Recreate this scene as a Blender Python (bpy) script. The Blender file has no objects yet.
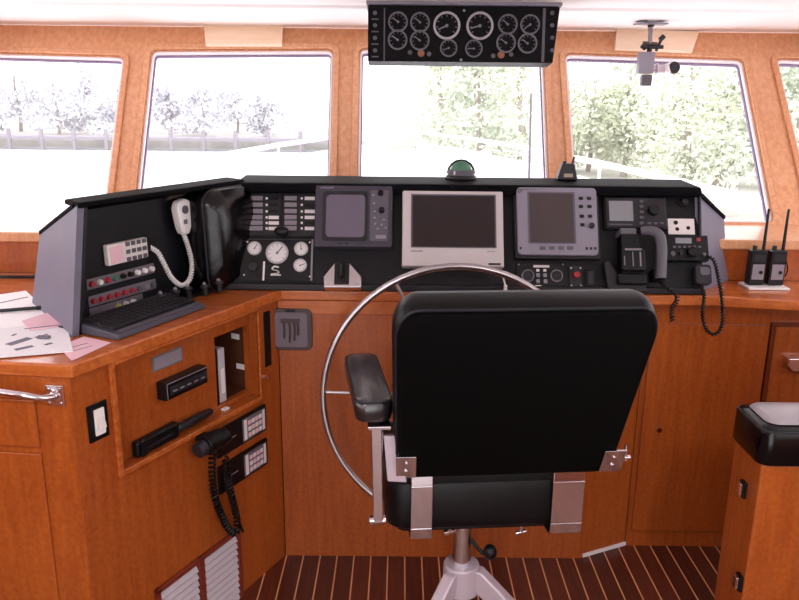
import bpy, bmesh, math, random
from mathutils import Vector as V3, Matrix
random.seed(7)
sc = bpy.context.scene
COL = sc.collection

# ------------------------------------------------------------ camera
EYE = 1.6; PITCH = math.radians(15); ROLL = math.radians(.6); FPX = 765.
Fw = V3((0, math.cos(PITCH), -math.sin(PITCH))); U0 = V3((0, math.sin(PITCH), math.cos(PITCH))); R0 = V3((1, 0, 0))
Rt = math.cos(ROLL)*R0 + math.sin(ROLL)*U0; Up = -math.sin(ROLL)*R0 + math.cos(ROLL)*U0
CAMP = V3((0, 0, EYE))
cd = bpy.data.cameras.new('camera'); cam = bpy.data.objects.new('camera', cd); COL.objects.link(cam)
cd.sensor_width = 36; cd.lens = 36*FPX/799; cd.clip_start = .05; cd.clip_end = 500
m = Matrix((Rt, Up, -Fw)).transposed().to_4x4(); m.translation = CAMP; cam.matrix_world = m
sc.camera = cam

def ray(x, y): return Fw + Rt*((x-399.5)/FPX) + Up*((300-y)/FPX)
def aty(x, y, Y): d = ray(x, y); return CAMP + d*(Y/d.y)
def atz(x, y, Z): d = ray(x, y); return CAMP + d*((Z-EYE)/d.z)

# ------------------------------------------------------------ materials
def lin(h):
    h = h.lstrip('#'); c = [int(h[i:i+2], 16)/255 for i in (0, 2, 4)]
    return tuple(x/12.92 if x <= .04045 else ((x+.055)/1.055)**2.4 for x in c) + (1,)
def mat(name, hexc, rough=.5, metal=0., spec=.5, coat=0., emit=None, bump=0., bscale=200, mott=0., mscale=8):
    m = bpy.data.materials.new(name); m.use_nodes = True; nt = m.node_tree
    b = nt.nodes['Principled BSDF']; b.inputs['Base Color'].default_value = lin(hexc)
    b.inputs['Roughness'].default_value = rough; b.inputs['Metallic'].default_value = metal
    b.inputs['Specular IOR Level'].default_value = spec; b.inputs['Coat Weight'].default_value = coat
    b.inputs['Coat Roughness'].default_value = .08
    if emit: b.inputs['Emission Color'].default_value = lin(emit[0]); b.inputs['Emission Strength'].default_value = emit[1]
    tc = nt.nodes.new('ShaderNodeTexCoord')
    if bump:
        n = nt.nodes.new('ShaderNodeTexNoise'); n.inputs['Scale'].default_value = bscale; n.inputs['Detail'].default_value = 3
        bp = nt.nodes.new('ShaderNodeBump'); bp.inputs['Strength'].default_value = bump; bp.inputs['Distance'].default_value = .002
        nt.links.new(tc.outputs['Object'], n.inputs['Vector']); nt.links.new(n.outputs['Fac'], bp.inputs['Height']); nt.links.new(bp.outputs['Normal'], b.inputs['Normal'])
    if mott:
        n = nt.nodes.new('ShaderNodeTexNoise'); n.inputs['Scale'].default_value = mscale; n.inputs['Detail'].default_value = 4
        r = nt.nodes.new('ShaderNodeHueSaturation'); mr = nt.nodes.new('ShaderNodeMapRange')
        mr.inputs[1].default_value = .3; mr.inputs[2].default_value = .7; mr.inputs[3].default_value = 1-mott; mr.inputs[4].default_value = 1+mott
        r.inputs['Color'].default_value = lin(hexc)
        nt.links.new(tc.outputs['Object'], n.inputs['Vector']); nt.links.new(n.outputs['Fac'], mr.inputs[0]); nt.links.new(mr.outputs[0], r.inputs['Value']); nt.links.new(r.outputs['Color'], b.inputs['Base Color'])
    return m
def wood(name, h1, h2, axis='Z', rough=.28, mott=.5, sc_=1.):
    m = bpy.data.materials.new(name); m.use_nodes = True; nt = m.node_tree; L = nt.links.new
    b = nt.nodes['Principled BSDF']; b.inputs['Roughness'].default_value = rough; b.inputs['Coat Weight'].default_value = .25; b.inputs['Coat Roughness'].default_value = .15
    tc = nt.nodes.new('ShaderNodeTexCoord'); mp = nt.nodes.new('ShaderNodeMapping')
    s = [60*sc_, 60*sc_, 60*sc_]; s['XYZ'.index(axis)] = 5*sc_; mp.inputs['Scale'].default_value = s
    L(tc.outputs['Object'], mp.inputs['Vector'])
    n1 = nt.nodes.new('ShaderNodeTexNoise'); n1.inputs['Scale'].default_value = 1; n1.inputs['Detail'].default_value = 5; L(mp.outputs[0], n1.inputs['Vector'])
    n2 = nt.nodes.new('ShaderNodeTexNoise'); n2.inputs['Scale'].default_value = 85*sc_; n2.inputs['Detail'].default_value = 3; L(tc.outputs['Object'], n2.inputs['Vector'])
    n3 = nt.nodes.new('ShaderNodeTexNoise'); n3.inputs['Scale'].default_value = 2.2; n3.inputs['Detail'].default_value = 2; L(tc.outputs['Object'], n3.inputs['Vector'])
    mx = nt.nodes.new('ShaderNodeMix'); mx.data_type = 'FLOAT'; mx.inputs[0].default_value = mott; L(n1.outputs['Fac'], mx.inputs[2]); L(n2.outputs['Fac'], mx.inputs[3])
    mx2 = nt.nodes.new('ShaderNodeMix'); mx2.data_type = 'FLOAT'; mx2.inputs[0].default_value = .22; L(mx.outputs[0], mx2.inputs[2]); L(n3.outputs['Fac'], mx2.inputs[3])
    cr = nt.nodes.new('ShaderNodeValToRGB'); cr.color_ramp.elements[0].position = .32; cr.color_ramp.elements[1].position = .68
    cr.color_ramp.elements[0].color = lin(h1); cr.color_ramp.elements[1].color = lin(h2); L(mx2.outputs[0], cr.inputs[0]); L(cr.outputs[0], b.inputs['Base Color'])
    bp = nt.nodes.new('ShaderNodeBump'); bp.inputs['Strength'].default_value = .06; bp.inputs['Distance'].default_value = .001; L(mx.outputs[0], bp.inputs['Height']); L(bp.outputs[0], b.inputs['Normal'])
    return m
def floor_mat():
    m = bpy.data.materials.new('teak_and_holly'); m.use_nodes = True; nt = m.node_tree; L = nt.links.new
    b = nt.nodes['Principled BSDF']; b.inputs['Roughness'].default_value = .38
    tc = nt.nodes.new('ShaderNodeTexCoord'); sp = nt.nodes.new('ShaderNodeSeparateXYZ'); L(tc.outputs['Object'], sp.inputs[0])
    a = nt.nodes.new('ShaderNodeMath'); a.operation = 'ADD'; a.inputs[1].default_value = 10.017; L(sp.outputs[0], a.inputs[0])
    d = nt.nodes.new('ShaderNodeMath'); d.operation = 'DIVIDE'; d.inputs[1].default_value = .0605; L(a.outputs[0], d.inputs[0])
    fr = nt.nodes.new('ShaderNodeMath'); fr.operation = 'FRACT'; L(d.outputs[0], fr.inputs[0])
    fl = nt.nodes.new('ShaderNodeMath'); fl.operation = 'FLOOR'; L(d.outputs[0], fl.inputs[0])
    lt = nt.nodes.new('ShaderNodeMath'); lt.operation = 'LESS_THAN'; lt.inputs[1].default_value = .075; L(fr.outputs[0], lt.inputs[0])
    wn = nt.nodes.new('ShaderNodeTexWhiteNoise'); wn.noise_dimensions = '1D'; L(fl.outputs[0], wn.inputs['W'])
    mp = nt.nodes.new('ShaderNodeMapping'); mp.inputs['Scale'].default_value = (90, 6, 1); L(tc.outputs['Object'], mp.inputs[0])
    n = nt.nodes.new('ShaderNodeTexNoise'); n.inputs['Scale'].default_value = 1; n.inputs['Detail'].default_value = 4; L(mp.outputs[0], n.inputs['Vector'])
    ad = nt.nodes.new('ShaderNodeMath'); ad.operation = 'MULTIPLY_ADD'; ad.inputs[1].default_value = .3; L(wn.outputs[0], ad.inputs[0]); L(n.outputs['Fac'], ad.inputs[2])
    cr = nt.nodes.new('ShaderNodeValToRGB'); cr.color_ramp.elements[0].position = .3; cr.color_ramp.elements[1].position = .95
    cr.color_ramp.elements[0].color = lin('#3c1810'); cr.color_ramp.elements[1].color = lin('#6a3020'); L(ad.outputs[0], cr.inputs[0])
    mx = nt.nodes.new('ShaderNodeMix'); mx.data_type = 'RGBA'; L(lt.outputs[0], mx.inputs[0]); L(cr.outputs[0], mx.inputs[6]); mx.inputs[7].default_value = lin('#e0a878')
    L(mx.outputs[2], b.inputs['Base Color'])
    return m
def glass_mat(name='window_glass', tint='#ffffff', k=.04):
    m = bpy.data.materials.new(name); m.use_nodes = True; nt = m.node_tree; nt.nodes.remove(nt.nodes['Principled BSDF'])
    t = nt.nodes.new('ShaderNodeBsdfTransparent'); t.inputs[0].default_value = lin(tint); g = nt.nodes.new('ShaderNodeBsdfGlossy'); g.inputs['Roughness'].default_value = .02
    mx = nt.nodes.new('ShaderNodeMixShader'); mx.inputs[0].default_value = k
    nt.links.new(t.outputs[0], mx.inputs[1]); nt.links.new(g.outputs[0], mx.inputs[2]); nt.links.new(mx.outputs[0], nt.nodes['Material Output'].inputs[0])
    return m
M = dict(
 wood=wood('varnished_cherry', '#8f3f15', '#bb6228'), wood_edge=wood('cherry_edge', '#a04a1a', '#cf7438', 'X', .22, .3), wood_dark=wood('cherry_dark', '#5a2412', '#7a3418'),  # the last is a darker cherry for door frame and backing panels
 wood_win=wood('window_cherry', '#cc8a5c', '#e8b088', 'Z', .35, .3), wood_pale=wood('pale_oak', '#f3cfae', '#fbe0c8', 'X', .4, .3),
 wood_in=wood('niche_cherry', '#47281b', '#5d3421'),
 floor=floor_mat(), white=mat('ceiling_white', '#fdfbfd', .6), gasket=mat('window_gasket', '#7d6a8c', .5), whitetrim=mat('white_rubber', '#f3eef3', .5),
 glass=glass_mat(), black=mat('black_laminate', '#0f0f15', .45, spec=.3, bump=.15, bscale=400), blackp=mat('black_plastic', '#0a0a0e', .4, spec=.35), dgrey=mat('dark_grey_plastic', '#242228', .45, spec=.4), mgrey=mat('mid_grey_plastic', '#5d5963', .5),
 lip=mat('dark_vinyl_lip', '#09090d', .7, spec=.08), cheek=mat('blue_grey_laminate', '#6f6b7e', .5, mott=.06, mscale=6),
 vinyl=mat('black_vinyl', '#050609', .42, spec=.35, bump=.25, bscale=300), vinylm=mat('matt_black_backing', '#020203', .8, spec=.12), vinyla=mat('arm_vinyl', '#1d1a20', .3, spec=.9, coat=.4), vsheen=mat('vinyl_window_sheen', '#a59ea6', .3, bump=.6, bscale=14), vinylg=mat('glossy_black_vinyl', '#060508', .22, spec=.4, bump=.7, bscale=16), seam=mat('piping_grey', '#222329', .5, spec=.3),
 chrome=mat('chrome', '#e8e4ea', .12, 1.), steel=mat('brushed_steel', '#cfc8cc', .28, 1.), alu=mat('painted_aluminium', '#c9bcc8', .4, .3),
 silver=mat('silver_plastic', '#cfc6c8', .4), bezel=mat('grey_bezel', '#8c8796', .45), radar=mat('radar_case', '#3d3846', .45), radscr=mat('radar_screen', '#6d6475', .25), screen=mat('dark_lcd', '#2a2022', .12), screen2=mat('brown_lcd', '#4c4143', .2), lcd=mat('grey_lcd', '#8b8c92', .25),
 ivory=mat('ivory_plastic', '#e6dedb', .4), white_p=mat('white_plastic', '#f4f0f0', .35), label=mat('white_label', '#e9e3e6', .5), grey_l=mat('grey_switch', '#8a838d', .4), red=mat('red_plastic', '#a62a35', .4), orange=mat('orange_lamp', '#96604c', .4), green=mat('green_plastic', '#4c7d66', .4),
 yell=mat('yellow_plastic', '#c9c070', .4), strip=mat('grey_strip', '#6f6670', .5), keyb=mat('keyboard_case', '#484552', .4), keys=mat('keyboard_keys', '#1b1a20', .4),
 paper=mat('white_paper', '#fcfafc', .7), paper_p=mat('pink_paper', '#eec3cf', .7), paper_m=mat('printed_paper', '#f0edf2', .7), ink=mat('grey_ink', '#6d6a78', .7),
 gdark=mat('gauge_face_black', '#050507', .5, spec=.15), gring=mat('gauge_ring', '#6d6a74', .4), gbright=mat('gauge_ring_bright', '#b4b0b8', .35), needle=mat('needle_white', '#807c86', .4),
 gwhite=mat('gauge_face_white', '#e7e4e4', .4), emblem=mat('emblem_white', '#dfe0da', .5), vent=mat('speaker_grey', '#4a3b38', .5), louvre=mat('louvre_white', '#c9c2cc', .4), maroon=mat('louvre_frame', '#7c3223', .35),
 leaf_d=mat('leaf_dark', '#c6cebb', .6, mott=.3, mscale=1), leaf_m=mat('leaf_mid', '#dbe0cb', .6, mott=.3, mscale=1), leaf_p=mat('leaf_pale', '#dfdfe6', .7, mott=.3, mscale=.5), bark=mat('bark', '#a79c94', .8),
 water=mat('bay_water', '#d8dbe2', .25, bump=.3, bscale=2), deck=mat('white_gelcoat', '#f2f0f4', .35), dock=mat('dock_timber', '#8e8890', .8), shore=mat('pale_shore', '#b9b7b0', .9, mott=.2, mscale=.5), roof=mat('shed_roof', '#9d9aa4', .7), pinkb=mat('pale_pink_paint', '#e0c8d2', .5),
 buck=mat('tan_clip', '#b9a48c', .5), book=mat('binder_spines', '#b9b3bd', .5), redlamp=mat('red_cap', '#c23a40', .3),
)

# ------------------------------------------------------------ mesh building
class MB:
    def __init__(s): s.bm = bmesh.new()
    def _put(s, r, mt):
        if mt is not None: bmesh.ops.transform(s.bm, matrix=mt, verts=r)
    def box(s, x0, x1, y0, y1, z0, z1, mt=None):
        v = [s.bm.verts.new(p) for p in ((x0,y0,z0),(x1,y0,z0),(x1,y1,z0),(x0,y1,z0),(x0,y0,z1),(x1,y0,z1),(x1,y1,z1),(x0,y1,z1))]
        for f in ((3,2,1,0),(4,5,6,7),(0,1,5,4),(1,2,6,5),(2,3,7,6),(3,0,4,7)): s.bm.faces.new([v[i] for i in f])
        s._put(v, mt); return s
    def hexa(s, P):
        v = [s.bm.verts.new(p) for p in P]
        for f in ((3,2,1,0),(4,5,6,7),(0,1,5,4),(1,2,6,5),(2,3,7,6),(3,0,4,7)): s.bm.faces.new([v[i] for i in f])
        return s
    def cyl(s, p, q, r1, r2=None, seg=16):
        r2 = r1 if r2 is None else r2; p = V3(p); q = V3(q); d = (q-p).normalized()
        a = d.orthogonal().normalized(); b = d.cross(a); A = []; B = []
        for i in range(seg):
            t = 2*math.pi*i/seg; c = a*math.cos(t)+b*math.sin(t); A.append(s.bm.verts.new(p+c*r1)); B.append(s.bm.verts.new(q+c*r2))
        for i in range(seg): j = (i+1) % seg; s.bm.faces.new((A[i], A[j], B[j], B[i]))
        s.bm.faces.new(A[::-1]); s.bm.faces.new(B); return s
    def ring(s, c, n, r0, r1, h, seg=24):          # flat washer of height h along n
        c = V3(c); d = V3(n).normalized(); a = d.orthogonal().normalized(); b = d.cross(a); R = []
        for i in range(seg):
            t = 2*math.pi*i/seg; e = a*math.cos(t)+b*math.sin(t)
            R.append([s.bm.verts.new(x) for x in (c+e*r0, c+e*r1, c+e*r1+d*h, c+e*r0+d*h)])
        for i in range(seg):
            A, B = R[i], R[(i+1) % seg]
            for k in range(4): l = (k+1) % 4; s.bm.faces.new((A[k], A[l], B[l], B[k]))
        return s
    def tube(s, pts, r, seg=10, closed=False, flat=1., ends=True):
        pts = [V3(p) for p in pts]; n = len(pts); R = []; up = None
        for i, p in enumerate(pts):
            if closed: t = pts[(i+1) % n]-pts[i-1]
            else: t = pts[min(i+1, n-1)]-pts[max(i-1, 0)]
            t.normalize()
            a = (up - t*up.dot(t)).normalized() if up is not None and (up - t*up.dot(t)).length > 1e-4 else t.orthogonal().normalized()
            up = a; b = t.cross(a); rr = r[i] if isinstance(r, (list, tuple)) else r
            R.append([s.bm.verts.new(p+a*math.cos(2*math.pi*k/seg)*rr+b*math.sin(2*math.pi*k/seg)*rr*flat) for k in range(seg)])
        for i in range(n if closed else n-1):
            A, B = R[i], R[(i+1) % n]
            for k in range(seg): l = (k+1) % seg; s.bm.faces.new((A[k], A[l], B[l], B[k]))
        if not closed and ends: s.bm.faces.new(R[0][::-1]); s.bm.faces.new(R[-1])
        return s
    def prism(s, poly, off):                       # 3D polygon extruded by vector off
        off = V3(off); A = [s.bm.verts.new(p) for p in poly]; B = [s.bm.verts.new(V3(p)+off) for p in poly]; n = len(A)
        s.bm.faces.new(A[::-1]); s.bm.faces.new(B)
        for i in range(n): j = (i+1) % n; s.bm.faces.new((A[i], A[j], B[j], B[i]))
        return s
    def sphere(s, c, r, sx=1, sy=1, sz=1, seg=20):
        mt = Matrix.Translation(c) @ Matrix.Diagonal((sx, sy, sz, 1))
        bmesh.ops.create_uvsphere(s.bm, u_segments=seg, v_segments=seg//2+2, radius=r, matrix=mt); return s
    def plate(s, outer, holes, O, Ux, Vx, Nx, th):  # plate with holes, front at n=0, back at -th
        O, Ux, Vx, Nx = V3(O), V3(Ux), V3(Vx), V3(Nx); ed = []
        for loop in [outer]+holes:
            vs = [s.bm.verts.new(O+Ux*u+Vx*v) for u, v in loop]
            for i in range(len(vs)): ed.append(s.bm.edges.new((vs[i], vs[(i+1) % len(vs)])))
        r = bmesh.ops.triangle_fill(s.bm, edges=ed, use_beauty=True, normal=Nx)
        fs = [g for g in r['geom'] if isinstance(g, bmesh.types.BMFace)]
        r2 = bmesh.ops.extrude_face_region(s.bm, geom=fs)
        for g in r2['geom']:
            if isinstance(g, bmesh.types.BMVert): g.co -= Nx*th
        return s
    def build(s, name, material, parent=None, bevel=0, kind=None, smooth=True, seg=2, subsurf=0):
        bmesh.ops.recalc_face_normals(s.bm, faces=s.bm.faces)
        me = bpy.data.meshes.new(name); s.bm.to_mesh(me); s.bm.free(); me.materials.append(M[material])
        if smooth:
            me.shade_smooth()
            try: me.set_sharp_from_angle(angle=math.radians(38))
            except Exception: pass
        o = bpy.data.objects.new(name, me); COL.objects.link(o)
        if parent is not None: o.parent = parent
        if kind: o['kind'] = kind
        if bevel:
            b = o.modifiers.new('bevel', 'BEVEL'); b.width = bevel; b.segments = seg; b.limit_method = 'ANGLE'; b.angle_limit = math.radians(40)
            b.harden_normals = True
        if subsurf: q = o.modifiers.new('sub', 'SUBSURF'); q.levels = subsurf; q.render_levels = subsurf
        return o
def tag(o, label, cat, group=None):
    o['label'] = label; o['category'] = cat
    if group: o['group'] = group
    return o
def empty(name, mtx, label=None, cat=None, group=None, kind=None):
    o = bpy.data.objects.new(name, None); COL.objects.link(o); o.empty_display_size = .05; o.matrix_world = mtx
    if label: tag(o, label, cat, group)
    if kind: o['kind'] = kind
    return o
def rrect(x0, y0, x1, y1, r, n=5):
    if x0 > x1: x0, x1 = x1, x0
    if y0 > y1: y0, y1 = y1, y0
    r = min(r, (x1-x0)*.45, (y1-y0)*.45)
    P = []
    for cx, cy, a0 in ((x1-r, y0+r, -90), (x1-r, y1-r, 0), (x0+r, y1-r, 90), (x0+r, y0+r, 180)):
        for i in range(n+1): a = math.radians(a0+90*i/n); P.append((cx+r*math.cos(a), cy+r*math.sin(a)))
    return P
def bez(pts, n=10):                                # Catmull-Rom through pts
    pts = [V3(p) for p in pts]; P = [pts[0]]+pts+[pts[-1]]; out = []
    for i in range(1, len(P)-2):
        for k in range(n):
            t = k/n; a, b, c, d = P[i-1], P[i], P[i+1], P[i+2]
            out.append(.5*((2*b)+(c-a)*t+(2*a-5*b+4*c-d)*t*t+(3*b-a-3*c+d)*t**3))
    out.append(pts[-1]); return out
def coil(path, R, turns, n=10):                    # helix around a path
    base = path; L = [0]
    for i in range(1, len(base)): L.append(L[-1]+(base[i]-base[i-1]).length)
    out = []; N = int(turns*n); up = None
    for k in range(N+1):
        s_ = L[-1]*k/N; i = max(j for j in range(len(L)) if L[j] <= s_+1e-9); i = min(i, len(base)-2)
        f = (s_-L[i])/max(L[i+1]-L[i], 1e-9); p = base[i].lerp(base[i+1], f); t = (base[i+1]-base[i]).normalized()
        a = (up-t*up.dot(t)).normalized() if up is not None and (up-t*up.dot(t)).length > 1e-3 else t.orthogonal().normalized()
        up = a; b = t.cross(a); an = 2*math.pi*k/n; out.append(p+(a*math.cos(an)+b*math.sin(an))*R)
    return out

class Frame:                                       # a flat face of the place: U right, V up along it, N outwards
    def __init__(s, O, u, v):
        s.O = V3(O); s.U = V3(u).normalized(); v = V3(v); s.V = (v-s.U*v.dot(s.U)).normalized(); s.N = s.U.cross(s.V)
    def uv(s, x, y):
        d = ray(x, y); t = (s.O-CAMP).dot(s.N)/d.dot(s.N); P = CAMP+d*t-s.O
        return P.dot(s.U), P.dot(s.V)
    def W(s, u, v, n=0): return s.O+s.U*u+s.V*v+s.N*n
    def mtx(s, u, v, n=0):
        m = Matrix((s.U, s.V, s.N)).transposed().to_4x4(); m.translation = s.W(u, v, n); return m
class Item:                                        # a thing mounted on a Frame; geometry in its local u, v, n
    def __init__(s, fr, name, label, cat, x, y, group=None, n=0, base=None):
        s.fr = fr; s.u, s.v = fr.uv(x, y); s.n = n
        s.root = empty(name, fr.mtx(s.u, s.v, n), label, cat, group)
    def L(s, x, y): u, v = s.fr.uv(x, y); return u-s.u, v-s.v
    def rect(s, x0, y0, x1, y1):
        a = s.L(x0, y0); b = s.L(x1, y1); return min(a[0], b[0]), max(a[0], b[0]), min(a[1], b[1]), max(a[1], b[1])
    def box(s, name, mt, x0, y0, x1, y1, n0, n1, bevel=.0015, parent=None, r=0):
        a = s.rect(x0, y0, x1, y1); mb = MB()
        if r: mb.prism([(p[0], p[1], n0) for p in rrect(a[0], a[2], a[1], a[3], r)], (0, 0, n1-n0))
        else: mb.box(a[0], a[1], a[2], a[3], n0, n1)
        return mb.build(name, mt, parent or s.root, bevel)
    def knob(s, name, mt, x, y, r, n0, n1, parent=None, r2=None, seg=16):
        u, v = s.L(x, y); return MB().cyl((u, v, n0), (u, v, n1), r, r2 or r*.9, seg).build(name, mt, parent or s.root, .0006)
    def many(s, name, mt, rects, n0, n1, parent=None):
        mb = MB()
        for q in rects: a = s.rect(*q); mb.box(a[0], a[1], a[2], a[3], n0, n1)
        return mb.build(name, mt, parent or s.root)
    def gauge(s, x, y, r, n0, face='gdark', ring='gring', ang=220, needle='needle', ticks=True, parent=None):
        u, v = s.L(x, y); c = (u, v, n0)
        g = MB().ring(c, (0, 0, 1), r*.84, r, .006).build('gauge', ring, parent or s.root)
        MB().cyl((u, v, n0-.001), (u, v, n0+.002), r*.88, r*.88, 24).build('dial', face, g)
        if ticks:
            mb = MB()
            for k in range(9):
                a = math.radians(-40+k*32.5); ca, sa = math.cos(a), math.sin(a)
                mt = Matrix.Translation((u, v, n0)) @ Matrix.Rotation(a, 4, 'Z'); mb.box(r*.62, r*.78, -r*.025, r*.025, .002, .0026, mt)
            mb.build('scale_marks', 'needle' if face == 'gdark' else 'ink', g)
        mt = Matrix.Translation((u, v, n0)) @ Matrix.Rotation(math.radians(ang), 4, 'Z')
        MB().box(-r*.12, r*.7, -r*.05, r*.05, .0027, .0035, mt).cyl((u, v, n0+.002), (u, v, n0+.0042), r*.12, seg=10).build('needle', needle if face == 'gdark' else 'ink', g)
        return g

ZL = .985                                          # worktop height
A = V3((-.416, 2.385, 0)); B = V3((-.773, 1.686, 0)); DD = (A-B).normalized(); A = A+DD*.033; DN = V3((DD.y, -DD.x, 0))   # desk face runs B -> A, faces DN
DF = Frame(B, DD, (0, 0, 1))
LF = Frame(V3((-.845, 1.882, ZL))-DN*.09, DD, (-.008, .004, .33))
DA = Frame((0, 2.40, .99), (1, 0, 0), (0, .15, .305))
YP = 2.415
PF = Frame((0, YP, 0), (1, 0, 0), (0, 0, 1))
YR = 2.50
RF = Frame((0, YR, 0), (1, 0, 0), (0, 0, 1))

# ------------------------------------------------------------ the setting
XW = 1.95; YB = -2.2
MB().box(-XW-.1, XW+.1, YB, 3.0, -.06, 0).build('floor', 'floor', kind='structure')
# window wall: leans outwards at the top
WB = aty(399.5, 219, 2.97); zb = 1.13; zt = 1.86
WF = Frame((0, 2.95, 1.13), (1, 0, 0), (0, .5, .70))
def wpoly(pts, r=.03):                             # rounded quad in window-plane coordinates, from measured corners
    P = [V3(WF.uv(*p)+(0,)) for p in pts]; out = []
    for q in P: q.x = max(-1.86, min(1.86, q.x))
    for i in range(4):
        p, a, b = P[i], P[i-1], P[(i+1) % 4]; da = (a-p).normalized()*r; db = (b-p).normalized()*r
        for k in range(6):
            t = k/5; q = (p+da)*(1-t)**2+p*2*t*(1-t)+(p+db)*t*t; out.append((q.x, q.y))
    return out
WINS = [[(-75, 52), (124, 57), (104, 221), (-95, 219)], [(152, 51), (333, 50), (329, 217), (134, 217)],
        [(360, 49), (543, 53), (550, 218), (357, 217)], [(565, 54), (742, 60), (773, 223), (577, 219)], [(776, 59), (965, 63), (1010, 229), (815, 224)]]
holes = [wpoly(w) for w in WINS]
top_v = WF.uv(400, 29)[1]
MB().plate([(-XW, -.02), (XW, -.02), (XW, top_v), (-XW, top_v)], holes, WF.O, WF.U, WF.V, WF.N, .045).build('wall_front', 'wood_win', kind='structure', smooth=False)
def inset(poly, d):
    c = V3((sum(p[0] for p in poly)/len(poly), sum(p[1] for p in poly)/len(poly))); out = []; n = len(poly)
    for i in range(n):
        a = V3(poly[i-1]); b = V3(poly[(i+1) % n]); t = (b-a).normalized(); nn = V3((t.y, -t.x))
        if nn.dot(V3(poly[i])-c) < 0: nn = -nn
        q = V3(poly[i])-nn*d; out.append((q.x, q.y))
    return out
for i, h in enumerate(holes):
    w = empty('window_%d' % (i+1), WF.mtx(*[sum(p[k] for p in h)/len(h) for k in (0, 1)]), kind='structure')
    inv = w.matrix_world.inverted()
    def loc(mb, name, mt, **k):
        bmesh.ops.transform(mb.bm, matrix=inv, verts=mb.bm.verts); return mb.build(name, mt, w, **k)
    loc(MB().plate(inset(h, -.028), [inset(h, -.004)], WF.W(0, 0, .014), WF.U, WF.V, WF.N, .0135), 'frame', 'wood_win', smooth=False, bevel=.004)
    loc(MB().plate(inset(h, .001), [inset(h, .008)], WF.W(0, 0, -.004), WF.U, WF.V, WF.N, .03), 'gasket', 'whitetrim', smooth=False)
    loc(MB().plate(inset(h, .008), [inset(h, .013)], WF.W(0, 0, -.02), WF.U, WF.V, WF.N, .012), 'seal', 'gasket', smooth=False)
    loc(MB().plate(inset(h, .004), [], WF.W(0, 0, -.027), WF.U, WF.V, WF.N, .005), 'glass_pane', 'glass', smooth=False)
# sill shelf and the backsplash under it
MB().box(-XW, XW, 2.60, 2.97, 1.095, 1.13).build('trim_1', 'wood_win', kind='structure', bevel=.006)
MB().box(-XW, XW, 2.612, 2.64, .985, 1.095).build('trim_2', 'wood', kind='structure')
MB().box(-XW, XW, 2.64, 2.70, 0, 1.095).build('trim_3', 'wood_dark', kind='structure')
# ceiling, with the sloping band that comes down to the window head
wt = WF.W(0, top_v); c0 = aty(400, 7, 3.0)
zc = c0.z
MB().prism([(-XW, YB, zc), (-XW, 3.0, zc), (-XW, wt.y+.03, wt.z), (-XW, wt.y+.1, wt.z+.05), (-XW, 3.05, zc+.06), (-XW, YB, zc+.06)], (2*XW, 0, 0)).build('ceiling', 'white', kind='structure', smooth=False)
MB().box(-XW, XW, 2.962, 3.0, zc-.012, zc+.002).build('trim_4', 'white', kind='structure', bevel=.004)
# side walls with long side windows, posts
for sx, nm in ((-1, 'left'), (1, 'right')):
    x0, x1 = sorted((sx*XW, sx*(XW+.06)))
    mb = MB()
    mb.box(x0, x1, YB, 3.0, 0, 1.1).box(x0, x1, YB, 3.45, 1.78, zc+.03).hexa([(x0, 2.93, 1.09), (x1, 2.93, 1.09), (x1, 3.0, 1.09), (x0, 3.0, 1.09), (x0, 2.99, 1.79), (x1, 2.99, 1.79), (x1, 3.46, 1.79), (x0, 3.46, 1.79)])
    for y in (2.86, 1.7, .5, -.7, -2.2): mb.box(x0, x1, y, y+.12, 1.1, 1.78)
    mb.build('wall_'+nm, 'wood', kind='structure', smooth=False)
    MB().box(sx*(XW+.025), sx*(XW+.03), YB, 3.0, 1.1, 1.78).build('window_%d' % (6 if sx < 0 else 7), 'glass', kind='structure', smooth=False)
# after wall with an open doorway either side of a centre panel
MB().box(-XW, -1.2, YB-.06, YB, 0, zc+.03).box(1.2, XW, YB-.06, YB, 0, zc+.03).box(-1.2, 1.2, YB-.06, YB, 1.86, zc+.03).build('wall_back', 'wood', kind='structure', smooth=False)

# pale boards over the window heads
for lab, pts in (('pale oak board over the window head left of the gauge panel', [(205, 28), (284, 28), (283, 49), (207, 49)]), ('pale oak board over the window head behind the ceiling camera', [(615, 33), (697, 36), (690, 56), (613, 53)])):
    P = [WF.uv(*p) for p in pts]
    MB().prism([WF.W(u, v, .001) for u, v in P], WF.N*.03).build('wooden_cover', 'wood_pale', bevel=.003)
    tag(bpy.context.scene.collection.objects[-1], lab, 'board')

# ------------------------------------------------------------ worktops and cabinets
TH = .035
k = aty(722, 300, 2.40)
plan = [V3((-XW+.005, 1.72, 0)), B+V3((-.02, -.005, 0)), B+DN*.012, A+DN*.012+V3((.005, -.004, 0)), V3((1.02, 2.385, 0)), V3((1.30, 2.325, 0)), V3((XW-.005, 2.30, 0)), V3((XW-.005, 2.61, 0)), V3((-XW+.005, 2.61, 0))]
plan[0] = V3((-XW+.005, 1.80, 0))
o = MB().prism([(p.x, p.y, ZL-TH) for p in plan], (0, 0, TH)).build('worktop', 'wood_edge', bevel=.006)
tag(o, 'varnished orange-brown wooden worktop running under the instrument console and along the left desk', 'worktop')

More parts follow.
